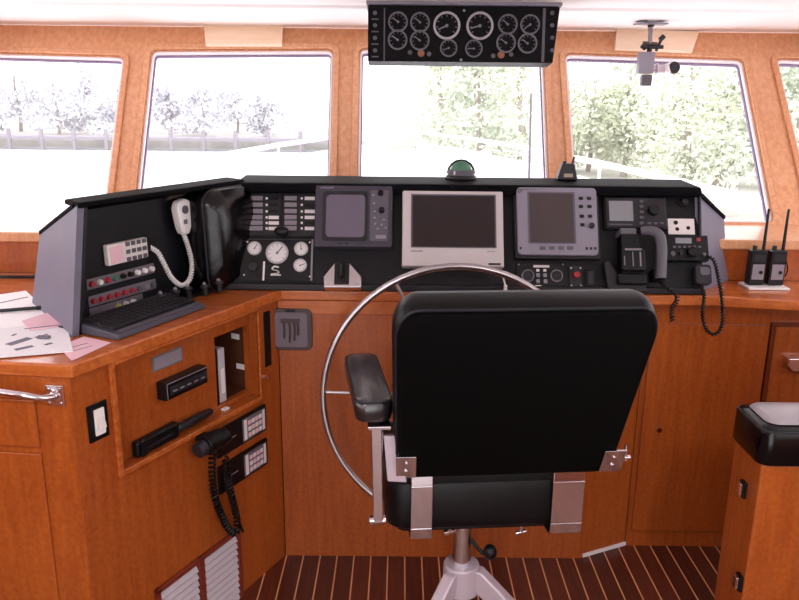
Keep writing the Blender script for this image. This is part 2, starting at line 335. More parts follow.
# desk cabinet (left): carcass + front with the recessed board
u0, u1, v0, v1 = .126, .706, .655, .942
RB = Frame(DF.W(0, 0, -.03), DF.U, DF.V)
nu0, nu1 = RB.uv(214, 337)[0], RB.uv(253.5, 322)[0]; nv0, nv1 = RB.uv(254, 388)[1], RB.uv(253, 322)[1]; DV0 = .655; nu1 = min(nu1, .7)
desk = empty('desk_cabinet', Matrix.Translation((B.x, B.y, 0)), 'orange-brown chart desk cabinet on the left with recessed board and louvres', 'cabinet')
dinv = desk.matrix_world.inverted()
def inw(mb, name, mt, par, inv, **k): bmesh.ops.transform(mb.bm, matrix=inv, verts=mb.bm.verts); return mb.build(name, mt, par, **k)
LD = (A-B).length
ZC = ZL-TH-.001
inw(MB().plate([(0, 0), (LD, 0), (LD, ZC), (0, ZC)], [[(u0, v0), (u1, v0), (u1, v1), (u0, v1)]], DF.O, DF.U, DF.V, DF.N, .04), 'front_panel', 'wood', desk, dinv, smooth=False)
inw(MB().plate([(u0+.001, v0+.001), (u1-.001, v0+.001), (u1-.001, v1-.001), (u0+.001, v1-.001)], [[(nu0, nv0), (nu1, nv0), (nu1, nv1), (nu0, nv1)]], DF.W(0, 0, -.03), DF.U, DF.V, DF.N, .02), 'recessed_board', 'wood', desk, dinv, smooth=False)
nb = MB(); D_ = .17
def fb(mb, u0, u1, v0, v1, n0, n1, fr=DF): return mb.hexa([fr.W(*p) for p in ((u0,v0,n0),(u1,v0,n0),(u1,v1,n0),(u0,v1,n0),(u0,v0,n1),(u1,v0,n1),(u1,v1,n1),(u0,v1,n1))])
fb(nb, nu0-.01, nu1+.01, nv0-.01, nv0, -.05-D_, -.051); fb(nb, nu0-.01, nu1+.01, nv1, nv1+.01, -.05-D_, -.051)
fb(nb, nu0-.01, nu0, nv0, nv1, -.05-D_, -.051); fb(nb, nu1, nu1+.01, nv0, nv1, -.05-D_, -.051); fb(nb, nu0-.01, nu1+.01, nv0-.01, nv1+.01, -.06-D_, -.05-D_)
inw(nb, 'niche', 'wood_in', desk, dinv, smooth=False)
fm = MB(); w_ = .016
fb(fm, u0-w_, u0, v0-w_, v1+w_, .0005, .012); fb(fm, u1, u1+w_*.6, v0-w_, v1+w_, .0005, .008); fb(fm, u0, u1, v1, v1+w_, .0005, .012); fb(fm, u0, u1, v0-w_, v0, .0005, .010)
inw(fm, 'moulding', 'wood_edge', desk, dinv, bevel=.003)
# side face (towards the left) and its inset panels
C_ = V3((-XW+.005, 1.81, 0)); SF = Frame(C_, (B-C_), (0, 0, 1)); LS = (B-C_).length
sp = MB(); fb(sp, 0, LS-.005, 0, ZC, -.04, -.001, SF); inw(sp, 'side_panel', 'wood', desk, dinv, smooth=False)
a0 = SF.uv(0, 400)[0]; a1 = SF.uv(42, 445)
ip = MB(); pv = SF.uv(40, 447)[1]; pt = SF.uv(38, 400)[1]; pu = SF.uv(38, 420)[0]
fb(ip, .25, pu, pv, pt, -.0005, .006, SF); inw(ip, 'drawer_front', 'wood', desk, dinv, bevel=.003)
ip = MB(); pv2 = SF.uv(44, 452)[1]; fb(ip, .25, pu, .05, pv2-.004, -.0005, .006, SF); inw(ip, 'door', 'wood', desk, dinv, bevel=.003)
# back closure so the carcass is solid
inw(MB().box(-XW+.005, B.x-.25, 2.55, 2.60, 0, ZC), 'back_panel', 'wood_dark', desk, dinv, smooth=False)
sl = MB(); fb(sl, LD-.075, LD-.045, .74, .925, .0005, .004); inw(sl, 'slot', 'blackp', desk, dinv)
uu, vv = DF.uv(266, 377); kb = MB().cyl(DF.W(uu, vv, .0), DF.W(uu, vv, .016), .006, .008, 12); inw(kb, 'catch_knob', 'chrome', desk, dinv)

# chrome grab rail on the left side face
hr = empty('grab_rail', Matrix.Translation(SF.W(*SF.uv(55, 395))), 'curved chrome grab rail on the left end of the desk', 'rail')
hi = hr.matrix_world.inverted()
e = SF.uv(56, 395); pts = [SF.W(e[0], e[1], .012), SF.W(e[0]-.015, e[1]+.004, .03), SF.W(e[0]-.06, e[1]+.018, .05), SF.W(e[0]-.16, e[1]+.026, .055), SF.W(e[0]-.40, e[1]+.02, .055), SF.W(e[0]-.48, e[1]+.01, .04), SF.W(e[0]-.5, e[1], .001)]
inw(MB().tube(bez(pts, 6), .0085, 12), 'rail', 'chrome', hr, hi)
for q in (0, -.5):
    mb = MB(); c = SF.W(e[0]+q, e[1], .0); fb(mb, e[0]+q-.022, e[0]+q+.022, e[1]-.026, e[1]+.026, .0005, .006, SF)
    for a in (-.014, .014):
        for b in (-.018, .018): mb.cyl(SF.W(e[0]+q+a, e[1]+b, .006), SF.W(e[0]+q+a, e[1]+b, .009), .004)
    mb.cyl(SF.W(e[0]+q, e[1], .006), SF.W(e[0]+q, e[1], .014), .014, .01)
    inw(mb, 'mounting_plate', 'chrome', hr, hi, bevel=.002)

# helm cabinet (centre)
hx0, hx1 = A.x+.003, .655
helm = empty('helm_cabinet', Matrix.Translation((.1, YP, 0)), 'orange-brown cabinet behind the steering wheel under the black console', 'cabinet')
hinv = helm.matrix_world.inverted()
inw(MB().box(hx0, hx1, YP, YP+.03, 0, ZC), 'front_panel', 'wood', helm, hinv, smooth=False)
inw(MB().box(hx0, hx1, YP-.008, YP-.0005, ZC-.045, ZC), 'top_rail', 'wood_edge', helm, hinv, bevel=.002)
j1 = V3((.84, YR, 0)); j0 = V3((hx1, YP, 0)); jd = (j1-j0).normalized(); JF = Frame(j0, jd, (0, 0, 1)); JL = (j1-j0).length
mb = MB(); fb(mb, 0.001, JL-.001, 0, ZC, -.03, 0, JF); inw(mb, 'angled_panel', 'wood', helm, hinv, smooth=False)
mb = MB(); fb(mb, 0.012, JL+.002, .003, .016, .0008, .006, JF); inw(mb, 'white_strip', 'whitetrim', helm, hinv)
# cabinet to the right
side = empty('side_cabinet', Matrix.Translation((1.2, YR, 0)), 'orange-brown cabinet at the right under the worktop with the two handheld radios', 'cabinet')
sinv = side.matrix_world.inverted()
inw(MB().box(.842, XW-.005, YR, YR+.03, 0, ZC), 'front_panel', 'wood', side, sinv, smooth=False)
du0, dv0 = RF.uv(651, 536)
d1u = RF.uv(758, 400)[0]
topv = RF.uv(700, 324)[1]
inw(MB().box(.858, d1u, YR-.012, YR-.0005, .07, topv), 'door', 'wood', side, sinv, bevel=.002)
d = bpy.data.objects[-1]
ku, kv = RF.uv(657, 427); inw(MB().cyl((ku, YR-.012, kv), (ku, YR-.028, kv), .006, .009, 12), 'door_knob', 'chrome', side, sinv)
fu = RF.uv(771, 345)[0]; ft = RF.uv(775, 325)[1]
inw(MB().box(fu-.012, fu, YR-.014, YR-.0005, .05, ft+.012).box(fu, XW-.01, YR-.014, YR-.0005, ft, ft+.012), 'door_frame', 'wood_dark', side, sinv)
inw(MB().box(fu+.004, XW-.01, YR-.010, YR-.0005, .05, ft-.004), 'door', 'wood', side, sinv, bevel=.003)
hu, hv = RF.uv(791, 361)
mb = MB().prism([(hu-.03, YR-.012, hv+.022), (hu+.09, YR-.012, hv+.026), (hu+.09, YR-.012, hv-.02), (hu-.01, YR-.012, hv-.026), (hu-.03, YR-.012, hv-.006)], (0, -.03, 0)); inw(mb, 'door_handle', 'chrome', side, sinv, bevel=.004)

# ------------------------------------------------------------ main console
con = empty('instrument_console', Matrix.Translation((.2, 2.45, ZL+.001)), 'long black sloping instrument console across the middle under the windows', 'console')
ci = con.matrix_world.inverted()
XL, XR = -.60, .985
zz = ZL+.001
def cz(mb, name, mt, **k): return inw(mb, name, mt, con, ci, **k)
dt = DA.W(0, .348)
cz(MB().prism([(XL, DA.W(0, .012).y, zz+.012), (XL, dt.y, dt.z), (XL, dt.y+.03, dt.z), (XL, 2.585, zz+.012), ], (XR-XL, 0, 0)), 'sloping_face', 'black', smooth=False)
fr = atz(708, 292, ZL); ll = atz(270, 176, 1.335)
# base lip along the bottom front
cz(MB().box(XL, XR, 2.392, 2.43, zz, zz+.022), 'base_lip', 'dgrey', bevel=.005)
# top: padded lip + top shelf
zt_ = dt.z
lp = [(dt.y-.045, zt_-.016), (dt.y-.048, zt_+.004), (dt.y-.035, zt_+.016), (2.70, zt_+.022), (2.74, zt_+.004), (2.74, zt_-.016)]
xa, xb = atz(262, 178, zt_).x, .985
cz(MB().prism([(-.545, y, z) for y, z in lp], (xb+.545, 0, 0)), 'visor', 'lip', bevel=.006, seg=3)
# right cheek: blue grey chamfer panel with black top strip
q0 = V3((XR, 2.43, zz)); q1 = V3((XR, dt.y-.02, zt_-.005)); q2 = aty(722, 222, 2.70); q3 = V3((1.19, 2.59, zz)); q3 = V3((q2.x+.005, 2.605, zz))
q2 = aty(724, 219, 2.66)
cz(MB().prism([q0, q1, q2, q3], V3((-.012, .006, 0))), 'side_panel', 'cheek', smooth=False)
dn = V3((.004, -.004, .004))
cz(MB().prism([q1+V3((-.015, -.03, .018)), q2+V3((.004, -.004, .012)), q2+V3((-.05, .04, .01)), q1+V3((-.015, .12, .018))], (0, 0, -.014)), 'side_strip', 'lip', bevel=.003)
cz(MB().tube([q0+V3((-.002, -.006, .01)), q1+V3((-.002, -.008, 0))], .006, 8), 'edge_strip', 'blackp')
cz(MB().box(XL, XR, 2.585, 2.60, zz, 1.30), 'back_panel', 'blackp', smooth=False)

# left instrument housing
lh = empty('instrument_housing', Matrix.Translation((-.85, 2.0, ZL+.001)), 'black angled instrument housing with grey end panel on the left desk', 'housing')
lhi = lh.matrix_world.inverted()
def lz(mb, name, mt, **k): return inw(mb, name, mt, lh, lhi, **k)
e0 = V3((-.845, 1.882, zz)); e1 = V3((-.830, 1.958, 1.318)); e2 = aty(40, 232, 2.22); e3 = atz(32, 303, zz)
cdir = (e3-e0).normalized(); ct_ = (e2-e1); ctd = ct_/V3((ct_.x, ct_.y, 0)).length; TS = .11/(-cdir.dot(DN))
lz(MB().prism([e0, e1, e2, e3], DD*.022), 'side_panel', 'cheek', smooth=False)
lz(MB().prism([e0+DD*.0235, e1+DD*.0235, e1+DD*.0235+ctd*TS*.8, e0+DD*.0235+cdir*TS], DD*.010), 'inner_side', 'blackp', smooth=False)
LH = .70
s0 = LF.uv(86, 318)[0]
def LW(u, v, n=0): return LF.W(u, v, n)
uS = (e0+cdir*TS*.8-LF.O).dot(DD)+.036
def ust(e, d):
    dh = V3((d.x, d.y, 0)).normalized(); p = e+dh*(.125/-dh.dot(DN)); return (p-LF.O).dot(DD)+.036
uB_, uT_ = ust(e0, cdir), ust(e1, ctd); uE_ = uS+LH
lz(MB().hexa([LW(uB_, .004, -.02), LW(uE_, .004, -.02), LW(uE_, .004, 0), LW(uB_, .004, 0), LW(uT_, .325, -.02), LW(uE_, .325, -.02), LW(uE_, .325, 0), LW(uT_, .325, 0)]), 'face_panel', 'black', smooth=False)
# top visor running along

v0_ = [e1+DN*.010-DD*.004, e1+DN*.010+DD*.67, e1+DD*.70-DN*.09, e1+V3((ctd.x, ctd.y, 0))*TS*.75-DD*.004]
lz(MB().prism([p+V3((0, 0, -.008)) for p in v0_], (0, 0, .015)), 'visor', 'lip', bevel=.005)
# sloping roof to the back
r0 = e1-DN*.10+V3((0, 0, .014)); r1 = e2+V3((0, 0, .004))
r0 = e1+ctd*TS*.3+V3((0, 0, .006)); r0 = e1+V3((ctd.x, ctd.y, 0))*TS*.2+V3((0, 0, .004)); lz(MB().prism([r0-DD*.005, r1-DD*.005, r1+DD*.50, r0+DD*.62], (0, 0, -.012)), 'roof_panel', 'lip', smooth=False, bevel=.003)
lz(MB().prism([e0+DD*.036-DN*.002, e0+DD*.60-DN*.002, e0+DD*.60-DN*.11, e0+DD*.036-DN*.11], (0, 0, .008)), 'base_shelf', 'blackp', smooth=False)

# ------------------------------------------------------------ things on the dash face
S = .0008
# breaker panel
I = Item(DA, 'breaker_panel', 'dark panel with two columns of grey rocker switches at the console left end', 'switch panel', 282, 215)
I.box('plate', 'dgrey', 247, 193, 317, 236.5, S, .005)
for cx0, cx1, dx, lx0, lx1, rows in ((249, 263, 267, 269, 279, (3, 4, 5)), (285, 297, 302, 305, 315, (0, 2, 3, 5))):
    for i, y in enumerate((199, 205.5, 212, 218, 223.5, 229)):
        I.box('rocker_switch', 'grey_l', cx0, y-2.2, cx1, y+2.2, .0055, .011, bevel=.001)
        I.box('indicator', 'label', dx-1, y-1, dx+1, y+1, .0055, .0075, bevel=0)
        I.box('label_strip', 'label' if i in rows else 'blackp', lx0, y-1.7, lx1, y+1.7, .0055, .0065, bevel=0)
u, v = I.L(282.5, 233); MB().cyl((u, v, .0055), (u, v, .014), .018, .018).sphere((u, v, .026), .019, 1.25, .8, .6).build('knob', 'blackp', I.root)
I.box('divider', 'blackp', 281.5, 195, 282.6, 234, .0052, .008, bevel=0)
# gauge panel
I = Item(DA, 'gauge_panel', 'black panel with four small white-faced round gauges below the breaker switches', 'gauge panel', 277, 260)
I.box('plate', 'blackp', 242, 239.5, 312.5, 281.5, S, .006)
I.many('edge_line', 'grey_l', [(243, 239.7, 312, 240.3), (311.8, 240, 312.3, 281)], .0062, .0068)
for x, y, r, a in ((255, 249, .023, 60), (277.5, 253.5, .037, 50), (301.5, 249.5, .023, 100), (300.5, 266, .022, 20)): I.gauge(x, y, r, .0062, 'gwhite', 'gbright', a)
for x, y in ((248, 242.5), (310, 243), (244.5, 275.5), (310, 277)): I.knob('screw', 'chrome', x, y, .0035, .0061, .009)
I.knob('knob', 'dgrey', 254, 268, .016, .0061, .022)
I.box('wire', 'label', 263.6, 262, 264.6, 281, .0061, .008, bevel=0)
u, v = I.L(276, 271); mb = MB()                    # pale emblem like two stacked swirls
mb.tube(bez([(u+.010, v+.010, .008), (u-.004, v+.013, .008), (u-.011, v+.004, .008), (u+.006, v-.001, .008), (u+.010, v-.008, .008), (u-.006, v-.011, .008), (u-.014, v-.012, .008)], 5), .0036, 6, flat=.4).box(u-.016, u+.017, v-.017, v-.013, .0062, .008)
mb.build('emblem', 'emblem', I.root)

# radar display
I = Item(DA, 'radar_display', 'dark grey radar display with greyish square screen left of the silver monitor', 'display', 354, 220)
I.box('case', 'radar', 317, 189.5, 392, 251, S, .045, bevel=.006)
b = I.box('screen_bezel', 'dgrey', 324.5, 195.5, 368, 245, .0455, .049, r=.012)
I.box('screen', 'radscr', 328, 199.5, 365, 241.5, .0495, .051, r=.014)
I.box('control_panel', 'mgrey', 371, 195, 388, 245, .0455, .047)
I.knob('knob', 'blackp', 381, 198, .010, .047, .058); I.knob('knob', 'blackp', 382, 215, .010, .047, .060)
for x, y in ((374, 200), (374.5, 208), (375, 216), (375, 222), (375.5, 228), (378, 233), (382, 229), (386, 232), (384, 224)): I.knob('button', 'bezel', x, y, .004, .047, .050)
I.box('name_label', 'bezel', 376, 239, 386, 242.5, .047, .0478, bevel=0)
I.many('maker_marks', 'bezel', [(322+i*2.2, 191.7, 323.6+i*2.2, 193) for i in range(6)], .0452, .0456)
I.many('maker_marks', 'blackp', [(340, 246.8, 343, 248), (346, 246.8, 349, 248)], .0452, .0456)
# silver monitor
I = Item(DA, 'monitor', 'large silver framed flat monitor in the middle of the console', 'monitor', 453, 230)
I.box('case', 'silver', 402.5, 190.5, 502.5, 270, S, .040, bevel=.004)
I.box('screen_border', 'mgrey', 411, 198, 495, 251.5, .0405, .0415, bevel=0)
I.box('screen', 'screen', 412.5, 199.5, 493.5, 250.5, .0417, .0425, bevel=0)
I.many('brand_marks', 'mgrey', [(411+i*1.7, 253.7, 412.2+i*1.7, 254.8) for i in range(7)]+[(486+i*1.6, 254.2, 487+i*1.6, 255) for i in range(5)], .0404, .0408)
I.box('control_strip', 'mgrey', 488, 192.3, 491, 194.6, .0405, .0415, bevel=0)
I.box('camera_eye', 'blackp', 450, 190.8, 453, 193, .0405, .043, bevel=.001)
I.box('control_bar', 'dgrey', 487, 266.2, 499, 268.2, .0405, .0425, bevel=0)
# grey chart plotter
I = Item(DA, 'chart_plotter', 'blue-grey chart plotter with brown screen and keypad right of the silver monitor', 'display', 555, 226)
I.box('case', 'dgrey', 512.5, 190.5, 598.5, 261.5, S, .030, bevel=.004)
I.box('bezel', 'bezel', 514.5, 191.5, 595.5, 259, .0305, .046, r=.014, bevel=.004)
I.box('screen_border', 'mgrey', 525, 196.5, 573, 247.5, .0465, .0475, bevel=0)
I.box('screen', 'screen2', 527, 198, 571, 246.5, .0477, .0485, bevel=0)
for x, y in ((577.5, 203), (585.5, 203), (577.5, 211), (586, 211), (578.5, 220.5), (586.5, 220.5), (579, 229)): I.box('button', 'dgrey', x-2.2, y-1.6, x+2.2, y+1.6, .0465, .0495)
I.knob('knob', 'dgrey', 588, 230, .010, .0465, .055)
for x in (540, 549, 558, 567): I.box('button', 'mgrey', x-3, 249.8, x+3, 253.4, .0465, .049, r=.004)
I.many('key_marks', 'dgrey', [(582+i*4.2, 250.8, 584.6+i*4.2, 253.4) for i in range(3)]+[(517.5, 250.5, 519.5, 253)], .0462, .0468)
I.many('brand_marks', 'ink', [(519+i*1.8, 193.7, 520.2+i*1.8, 195) for i in range(8)], .0462, .0468)
u, v = I.L(517.5, 195.5); MB().ring((u, v, .0462), (0, 0, 1), .004, .006, .001, 14).build('emblem', 'blackp', I.root)
# depth sounder
I = Item(DA, 'depth_sounder', 'small dark instrument with pale grey square screen at the console right end', 'instrument', 632, 214)
I.box('case', 'blackp', 601.5, 198.5, 666, 231.5, S, .020, bevel=.003)
I.box('front', 'dgrey', 603, 200, 664.5, 230, .0205, .026, bevel=.002)
I.box('screen', 'lcd', 606.5, 203.5, 631, 223.5, .0265, .028, bevel=0)
for y in (204, 209, 214.5, 220, 225.5): I.box('button', 'mgrey', 637, y-1.4, 641, y+1.4, .0265, .029)
for x in (647, 653, 659): I.box('button', 'mgrey', x-2.2, 224.6, x+1.8, 227, .0265, .029)
I.knob('knob', 'blackp', 650.5, 213, .019, .0265, .042)
I.box('trim_line', 'mgrey', 607, 226, 630, 227.4, .0263, .027, bevel=0)
# outlet plate
I = Item(DA, 'socket_plate', 'white plate with three black sockets at the console right end', 'plate', 681, 227)
I.box('plate', 'ivory', 667, 219, 694.5, 235, S, .006, bevel=.001)
for x, y, r in ((675, 223.2, .0075), (676.5, 229.6, .0065), (687.5, 228.5, .0065)): I.knob('socket', 'blackp', x, y, r, .0061, .009)
# vhf radio
I = Item(DA, 'marine_radio', 'black radio with lit grey display and red button under the white socket plate', 'radio', 683, 250)
I.box('case', 'blackp', 661.5, 237.5, 706, 263, S, .030, bevel=.003)
I.box('display', 'lcd', 672, 240.5, 688, 246, .0305, .032, bevel=0)
I.box('red_button', 'red', 692.5, 240.5, 697, 244, .0305, .034)
for x in (671, 676, 681, 686, 691, 696): I.box('button', 'mgrey', x-1.5, 248.3, x+1.5, 250.5, .0305, .033)
I.knob('knob', 'mgrey', 669, 256.5, .008, .0305, .040); I.knob('knob', 'dgrey', 677, 255, .008, .0305, .040); I.knob('knob', 'blackp', 688, 255, .017, .0305, .048); I.knob('knob', 'mgrey', 700, 257, .006, .0305, .04)
# small round control
I = Item(DA, 'round_knob', 'small black round knob near the top right corner of the console', 'knob', 683, 203)
MB().cyl((0, 0, S), (0, 0, .006), .016).build('collar', 'blackp', I.root, .001); MB().cyl((0, 0, .0065), (0, 0, .02), .011, .009).build('grip', 'dgrey', I.root, .001)
# engine start panel
I = Item(DA, 'engine_start_panel', 'black start panel with two white ringed dials just right of the silver monitor, low down', 'switch panel', 541, 277)
I.box('plate', 'blackp', 516, 262.5, 565, 291, S, .005)
for x, y in ((527.5, 276.5), (556, 276.5)):
    g = I.knob('dial', 'dgrey', x, y, .016, .0055, .012); u, v = I.L(x, y); MB().ring((u, v, .0055), (0, 0, 1), .0165, .0205, .008).build('ring', 'gring', g)
I.many('switch_labels', 'label', [(533, 265.5, 549, 268), (536, 269.5, 539, 272), (543, 269.5, 546, 272), (535, 285.5, 541, 287)], .0055, .0065)
for x, y in ((537.5, 276), (544.5, 276), (537.5, 282), (545, 282)): I.box('toggle', 'bezel', x-1.8, y-2, x+1.8, y+2, .0055, .013)
for x, y in ((518.5, 265), (562.5, 265), (519, 289), (563, 289)): I.knob('screw', 'grey_l', x, y, .003, .0055, .008)
# red stop switch
I = Item(DA, 'stop_switch', 'small dark plate with a red switch right of the start panel', 'switch', 575, 277)
I.box('plate', 'dgrey', 568.5, 266, 582, 288, S, .006)
I.knob('red_knob', 'red', 575.5, 276, .011, .0065, .024)
for x, y in ((570.5, 268.5), (580, 268.5), (571, 286), (580.5, 286)): I.knob('screw', 'label', x, y, .0025, .0065, .009)
I = Item(DA, 'rocker_unit', 'small plain black rocker beside the red switch', 'switch', 590, 278)
I.box('base', 'blackp', 584.5, 270, 595, 287, S, .008); I.box('rocker', 'dgrey', 586.5, 272, 593, 285, .0085, .016)
# silver lever control
I = Item(DA, 'throttle_lever', 'silver pointed housing with a black lever slot below the radar display', 'lever', 343.5, 280)
P = [I.L(x, y) for x, y in ((325, 291), (325, 280), (336.5, 266), (350, 266), (362, 280), (362, 291))]
MB().prism([(a, b, S) for a, b in P], (0, 0, .05)).build('housing', 'steel', I.root, .004)
I.box('slot', 'blackp', 336, 266.5, 350, 288, .0508, .054, bevel=.002)
u, v = I.L(343, 270); u2, v2 = I.L(343.5, 283)
MB().tube([(u2, v2, .054), (u2, v2+.01, .07), (u, v, .078)], .008, 10, flat=.6).build('lever', 'blackp', I.root); 
I.knob('pivot', 'dgrey', 343.5, 283, .007, .054, .062)
for x, y in ((329, 287), (358, 287)): I.knob('screw', 'chrome', x, y, .003, .0508, .053)
# hanging plug
I = Item(DA, 'cable_plug', 'short pale cable with plug hanging below the silver monitor corner', 'cable', 503, 279, n=.001)
u, v = I.L(500, 271.5); u2, v2 = I.L(505, 290)
MB().tube(bez([(u, v, .006), (u+.008, v-.02, .008), (u2, v2+.012, .008)], 5), .003, 8).build('cord', 'ivory', I.root); MB().box(u2-.006, u2+.006, v2-.006, v2+.014, .003, .013).build('plug', 'ivory', I.root, .002)

# phone cradle and handset
I = Item(DA, 'phone_cradle', 'black telephone base with silver ribs at the right of the console', 'telephone base', 624, 272)
P = [I.L(x, y) for x, y in ((601, 265), (607, 262), (618, 282), (642, 286), (645, 294), (606, 294))]
MB().prism([(a, b, S) for a, b in P], (0, 0, .035)).build('base_plate', 'dgrey', I.root, .004)
I.box('upright', 'blackp', 616.5, 237, 637, 286, .0010, .050, bevel=.006)
I.box('cap', 'mgrey', 615, 233, 631, 239, .0012, .060, bevel=.003)
I.box('drum', 'blackp', 614.5, 254, 638.5, 276, .0505, .078, r=.01, bevel=.004)
I.many('silver_ribs', 'grey_l', [(618, 254.8, 634, 256.5), (625, 258, 626.4, 272), (632, 258, 634, 272), (617, 262, 618.2, 271)], .0782, .0805)
I.box('foot', 'blackp', 613, 277, 642, 288, .0355, .06, bevel=.006)
I = Item(DA, 'telephone_handset', 'dark grey telephone handset hung on the right side of the console', 'handset', 650, 262)
u, v = I.L(641, 237); pts = [I.L(x, y)+(n,) for x, y, n in ((636, 235.5, .052), (645, 236, .060), (652.5, 241, .064), (655, 252, .064), (655, 268, .062), (655, 282, .056))]
MB().tube(bez(pts, 8), [.013+.004*min(1, i/10) for i in range(41)], 12, flat=1.0).build('grip', 'mgrey', I.root)
u, v = I.L(654.5, 277); MB().box(u-.020, u+.018, v-.02, v+.018, S, .052).build('mouthpiece', 'blackp', I.root, .006)
c0 = [I.L(x, y)+(n,) for x, y, n in ((656, 285, .05), (661, 292, .06), (668, 299, .075), (668, 306, .08), (663, 313, .085), (663, 326, .085))]
MB().tube(coil(bez(c0, 8), .006, 16, 8), .0028, 6).build('coiled_cord', 'blackp', I.root)
# fist mic on the right
I = Item(DA, 'radio_microphone', 'black fist microphone at the console right end with its cord hanging over the wood edge', 'microphone', 698, 278)
I.box('clip', 'dgrey', 693, 268, 703, 284, S, .010)
I.box('body', 'dgrey', 690.5, 267, 708, 287, .0105, .040, r=.012, bevel=.005)
I.box('grille', 'mgrey', 695, 270, 705, 278, .0405, .043, r=.008)
c0 = [I.L(x, y)+(n,) for x, y, n in ((697, 287, .035), (697, 300, .06), (694, 318, .07), (697, 333, .075), (705, 338, .075), (712, 330, .075), (713.5, 310, .07), (712, 288, .06), (708, 265, .05), (703.5, 258, .031))]
MB().tube(coil(bez(c0, 8), .0035, 46, 7), .0034, 6).build('coiled_cord', 'blackp', I.root)

# ------------------------------------------------------------ left housing face
I = Item(LF, 'remote_keypad', 'ivory keypad handset with dark keys mounted on the left housing', 'keypad', 123, 251)
I.box('body', 'ivory', 102, 247, 144, 256.5, S, .02, bevel=.004)
a = I.rect(102, 247, 144, 256.5)
u0_, u1_ = a[0], a[1]
mb = MB()
for i in range(4):
    for j in range(3):
        uc = u0_+(u1_-u0_)*(.48+.14*i); vc = .022-.022*j-.0; I_ = MB().box(uc-.007, uc+.007, vc-.006, vc+.006, .0205, .024).build('key', 'mgrey', I.root, .001)
MB().box(u0_+.008, u0_+(u1_-u0_)*.36, -.024, .022, .0205, .0215).build('label_panel', 'paper_p', I.root)
MB().box(u1_, u1_+.016, -.012, .012, .004, .016).build('connector', 'blackp', I.root, .002)
# fix body height (rect from two skewed corners): rebuild as true rectangle
bpy.data.objects.remove([c for c in I.root.children if c.name.startswith('body')][0])
MB().box(u0_, u1_, -.03, .03, S, .02).build('body', 'ivory', I.root, .004)

I = Item(LF, 'switch_strips', 'three grey strips of red, green and white push buttons on the left housing', 'switch panel', 118, 295)
rows = [(284, 90, 269, 151, ['red', 'white_p', 'red', 'green', 'blackp', 'blackp', 'white_p', 'white_p', 'ivory'], (87, 128)),
        (303, 92, 284, 151, ['red', 'red', 'red', 'red', 'red', 'red', 'mgrey', 'grey_l', 'mgrey'], (90, 126))]
ur0, ur1 = LF.uv(90, 284)[0], LF.uv(150, 269)[0]; du_ = (ur1-ur0)/8
for k_, vrow in enumerate((LF.uv(90, 284)[1], LF.uv(92, 301)[1], LF.uv(136, 300)[1])):
    uA, uB = (ur0-.014, ur1+.014)
    vl = vrow-I.v; 
    MB().box(uA-I.u, (uB if k_ < 2 else ur0+du_*6.5)-I.u, vl-.015, vl+.015, S, .004).build('strip', 'strip', I.root, .001)
    cols = rows[k_][4] if k_ < 2 else ['strip', 'strip', 'strip', 'yell', 'ivory', 'white_p']
    for i, c in enumerate(cols):
        if c == 'strip': continue
        uc = (ur0+i*du_)-I.u; rr = .0085
        MB().cyl((uc, vl, .0045), (uc, vl, .014), rr, rr*.85, 12).build('push_button', c, I.root)

I = Item(LF, 'white_microphone', 'white handheld microphone with coiled white cord on the left housing', 'microphone', 174, 217)
MB().box(-.012, .012, -.02, .02, S, .018).build('hook', 'blackp', I.root, .002)
bd = MB().prism([(x, y, .0185) for x, y in [(-.034, .030), (-.026, .052), (0, .060), (.026, .052), (.034, .030), (.024, -.03), (.014, -.052), (-.014, -.052), (-.024, -.03)]], (0, 0, .032)).build('body', 'white_p', I.root, .009, seg=3)
MB().cyl((-.004, .026, .0512), (-.004, .026, .054), .013).build('speaker_grille', 'mgrey', I.root); MB().box(-.014, 0, -.018, -.004, .0512, .055).build('talk_button', 'ink', I.root, .003)
def LU(x, y, n): u, v = LF.uv(x, y); return (u-I.u, v-I.v, n)
c0 = [(0, -.052, .034), LU(178, 245, .04), LU(181, 262, .045), LU(178, 277, .05), LU(170, 284, .05), LU(161, 277, .045), LU(156, 264, .035), LU(153, 252, .02), LU(148, 247, .006)]
c0 = [V3(p) for p in c0]
MB().tube(coil(bez(c0, 8), .0055, 44, 8), .003, 6).build('coiled_cord', 'white_p', I.root)

# covered hood over the corner display
I = Item(LF, 'display_hood', 'rounded black display under a glossy vinyl cover at the corner of the left housing', 'covered display', 213, 240, n=.002)
uh0, uh1 = .60-I.u, .79-I.u
prof = [(-.0, .0), (.02, .07), (.06, .135), (.135, .155), (.20, .15)]
def hood(n, v0, v1, ux0, ux1, r):
    return [(x, y, n) for x, y in rrect(ux0, v0, ux1, v1, r)]
mb = MB(); layers = [(0, -.005, .30, .01, .225, .03), (.03, -.01, .32, .0, .24, .04), (.08, -.01, .325, .0, .24, .05), (.115, .01, .32, .015, .228, .055), (.135, .04, .295, .035, .20, .05)]
prev = None; base = LF.uv(190, 235)[0]-.045-I.u
for n, v0, v1, a, b, r in layers:
    ring = [mb.bm.verts.new((x+base, y-I.v, n)) for x, y in rrect(a, v0, b, v1, r, 6)]
    if prev:
        for i in range(len(ring)): j = (i+1) % len(ring); mb.bm.faces.new((prev[i], prev[j], ring[j], ring[i]))
    else: mb.bm.faces.new(ring[::-1])
    prev = ring
mb.bm.faces.new(prev)
mb.build('cover', 'vinylg', I.root)
mb = MB()
pp = rrect(base+.003, -.004-I.v, base+.237, .322-I.v, .05, 6)
mb.tube([(x, y, .098) for x, y in pp], .003, 6, closed=True).build('seam', 'seam', I.root)
I = Item(LF, 'dark_flap', 'small pinkish grey flap on top of the left housing beside the covered display', 'flap', 176, 197)
a = I.rect(160, 199, 190, 193)
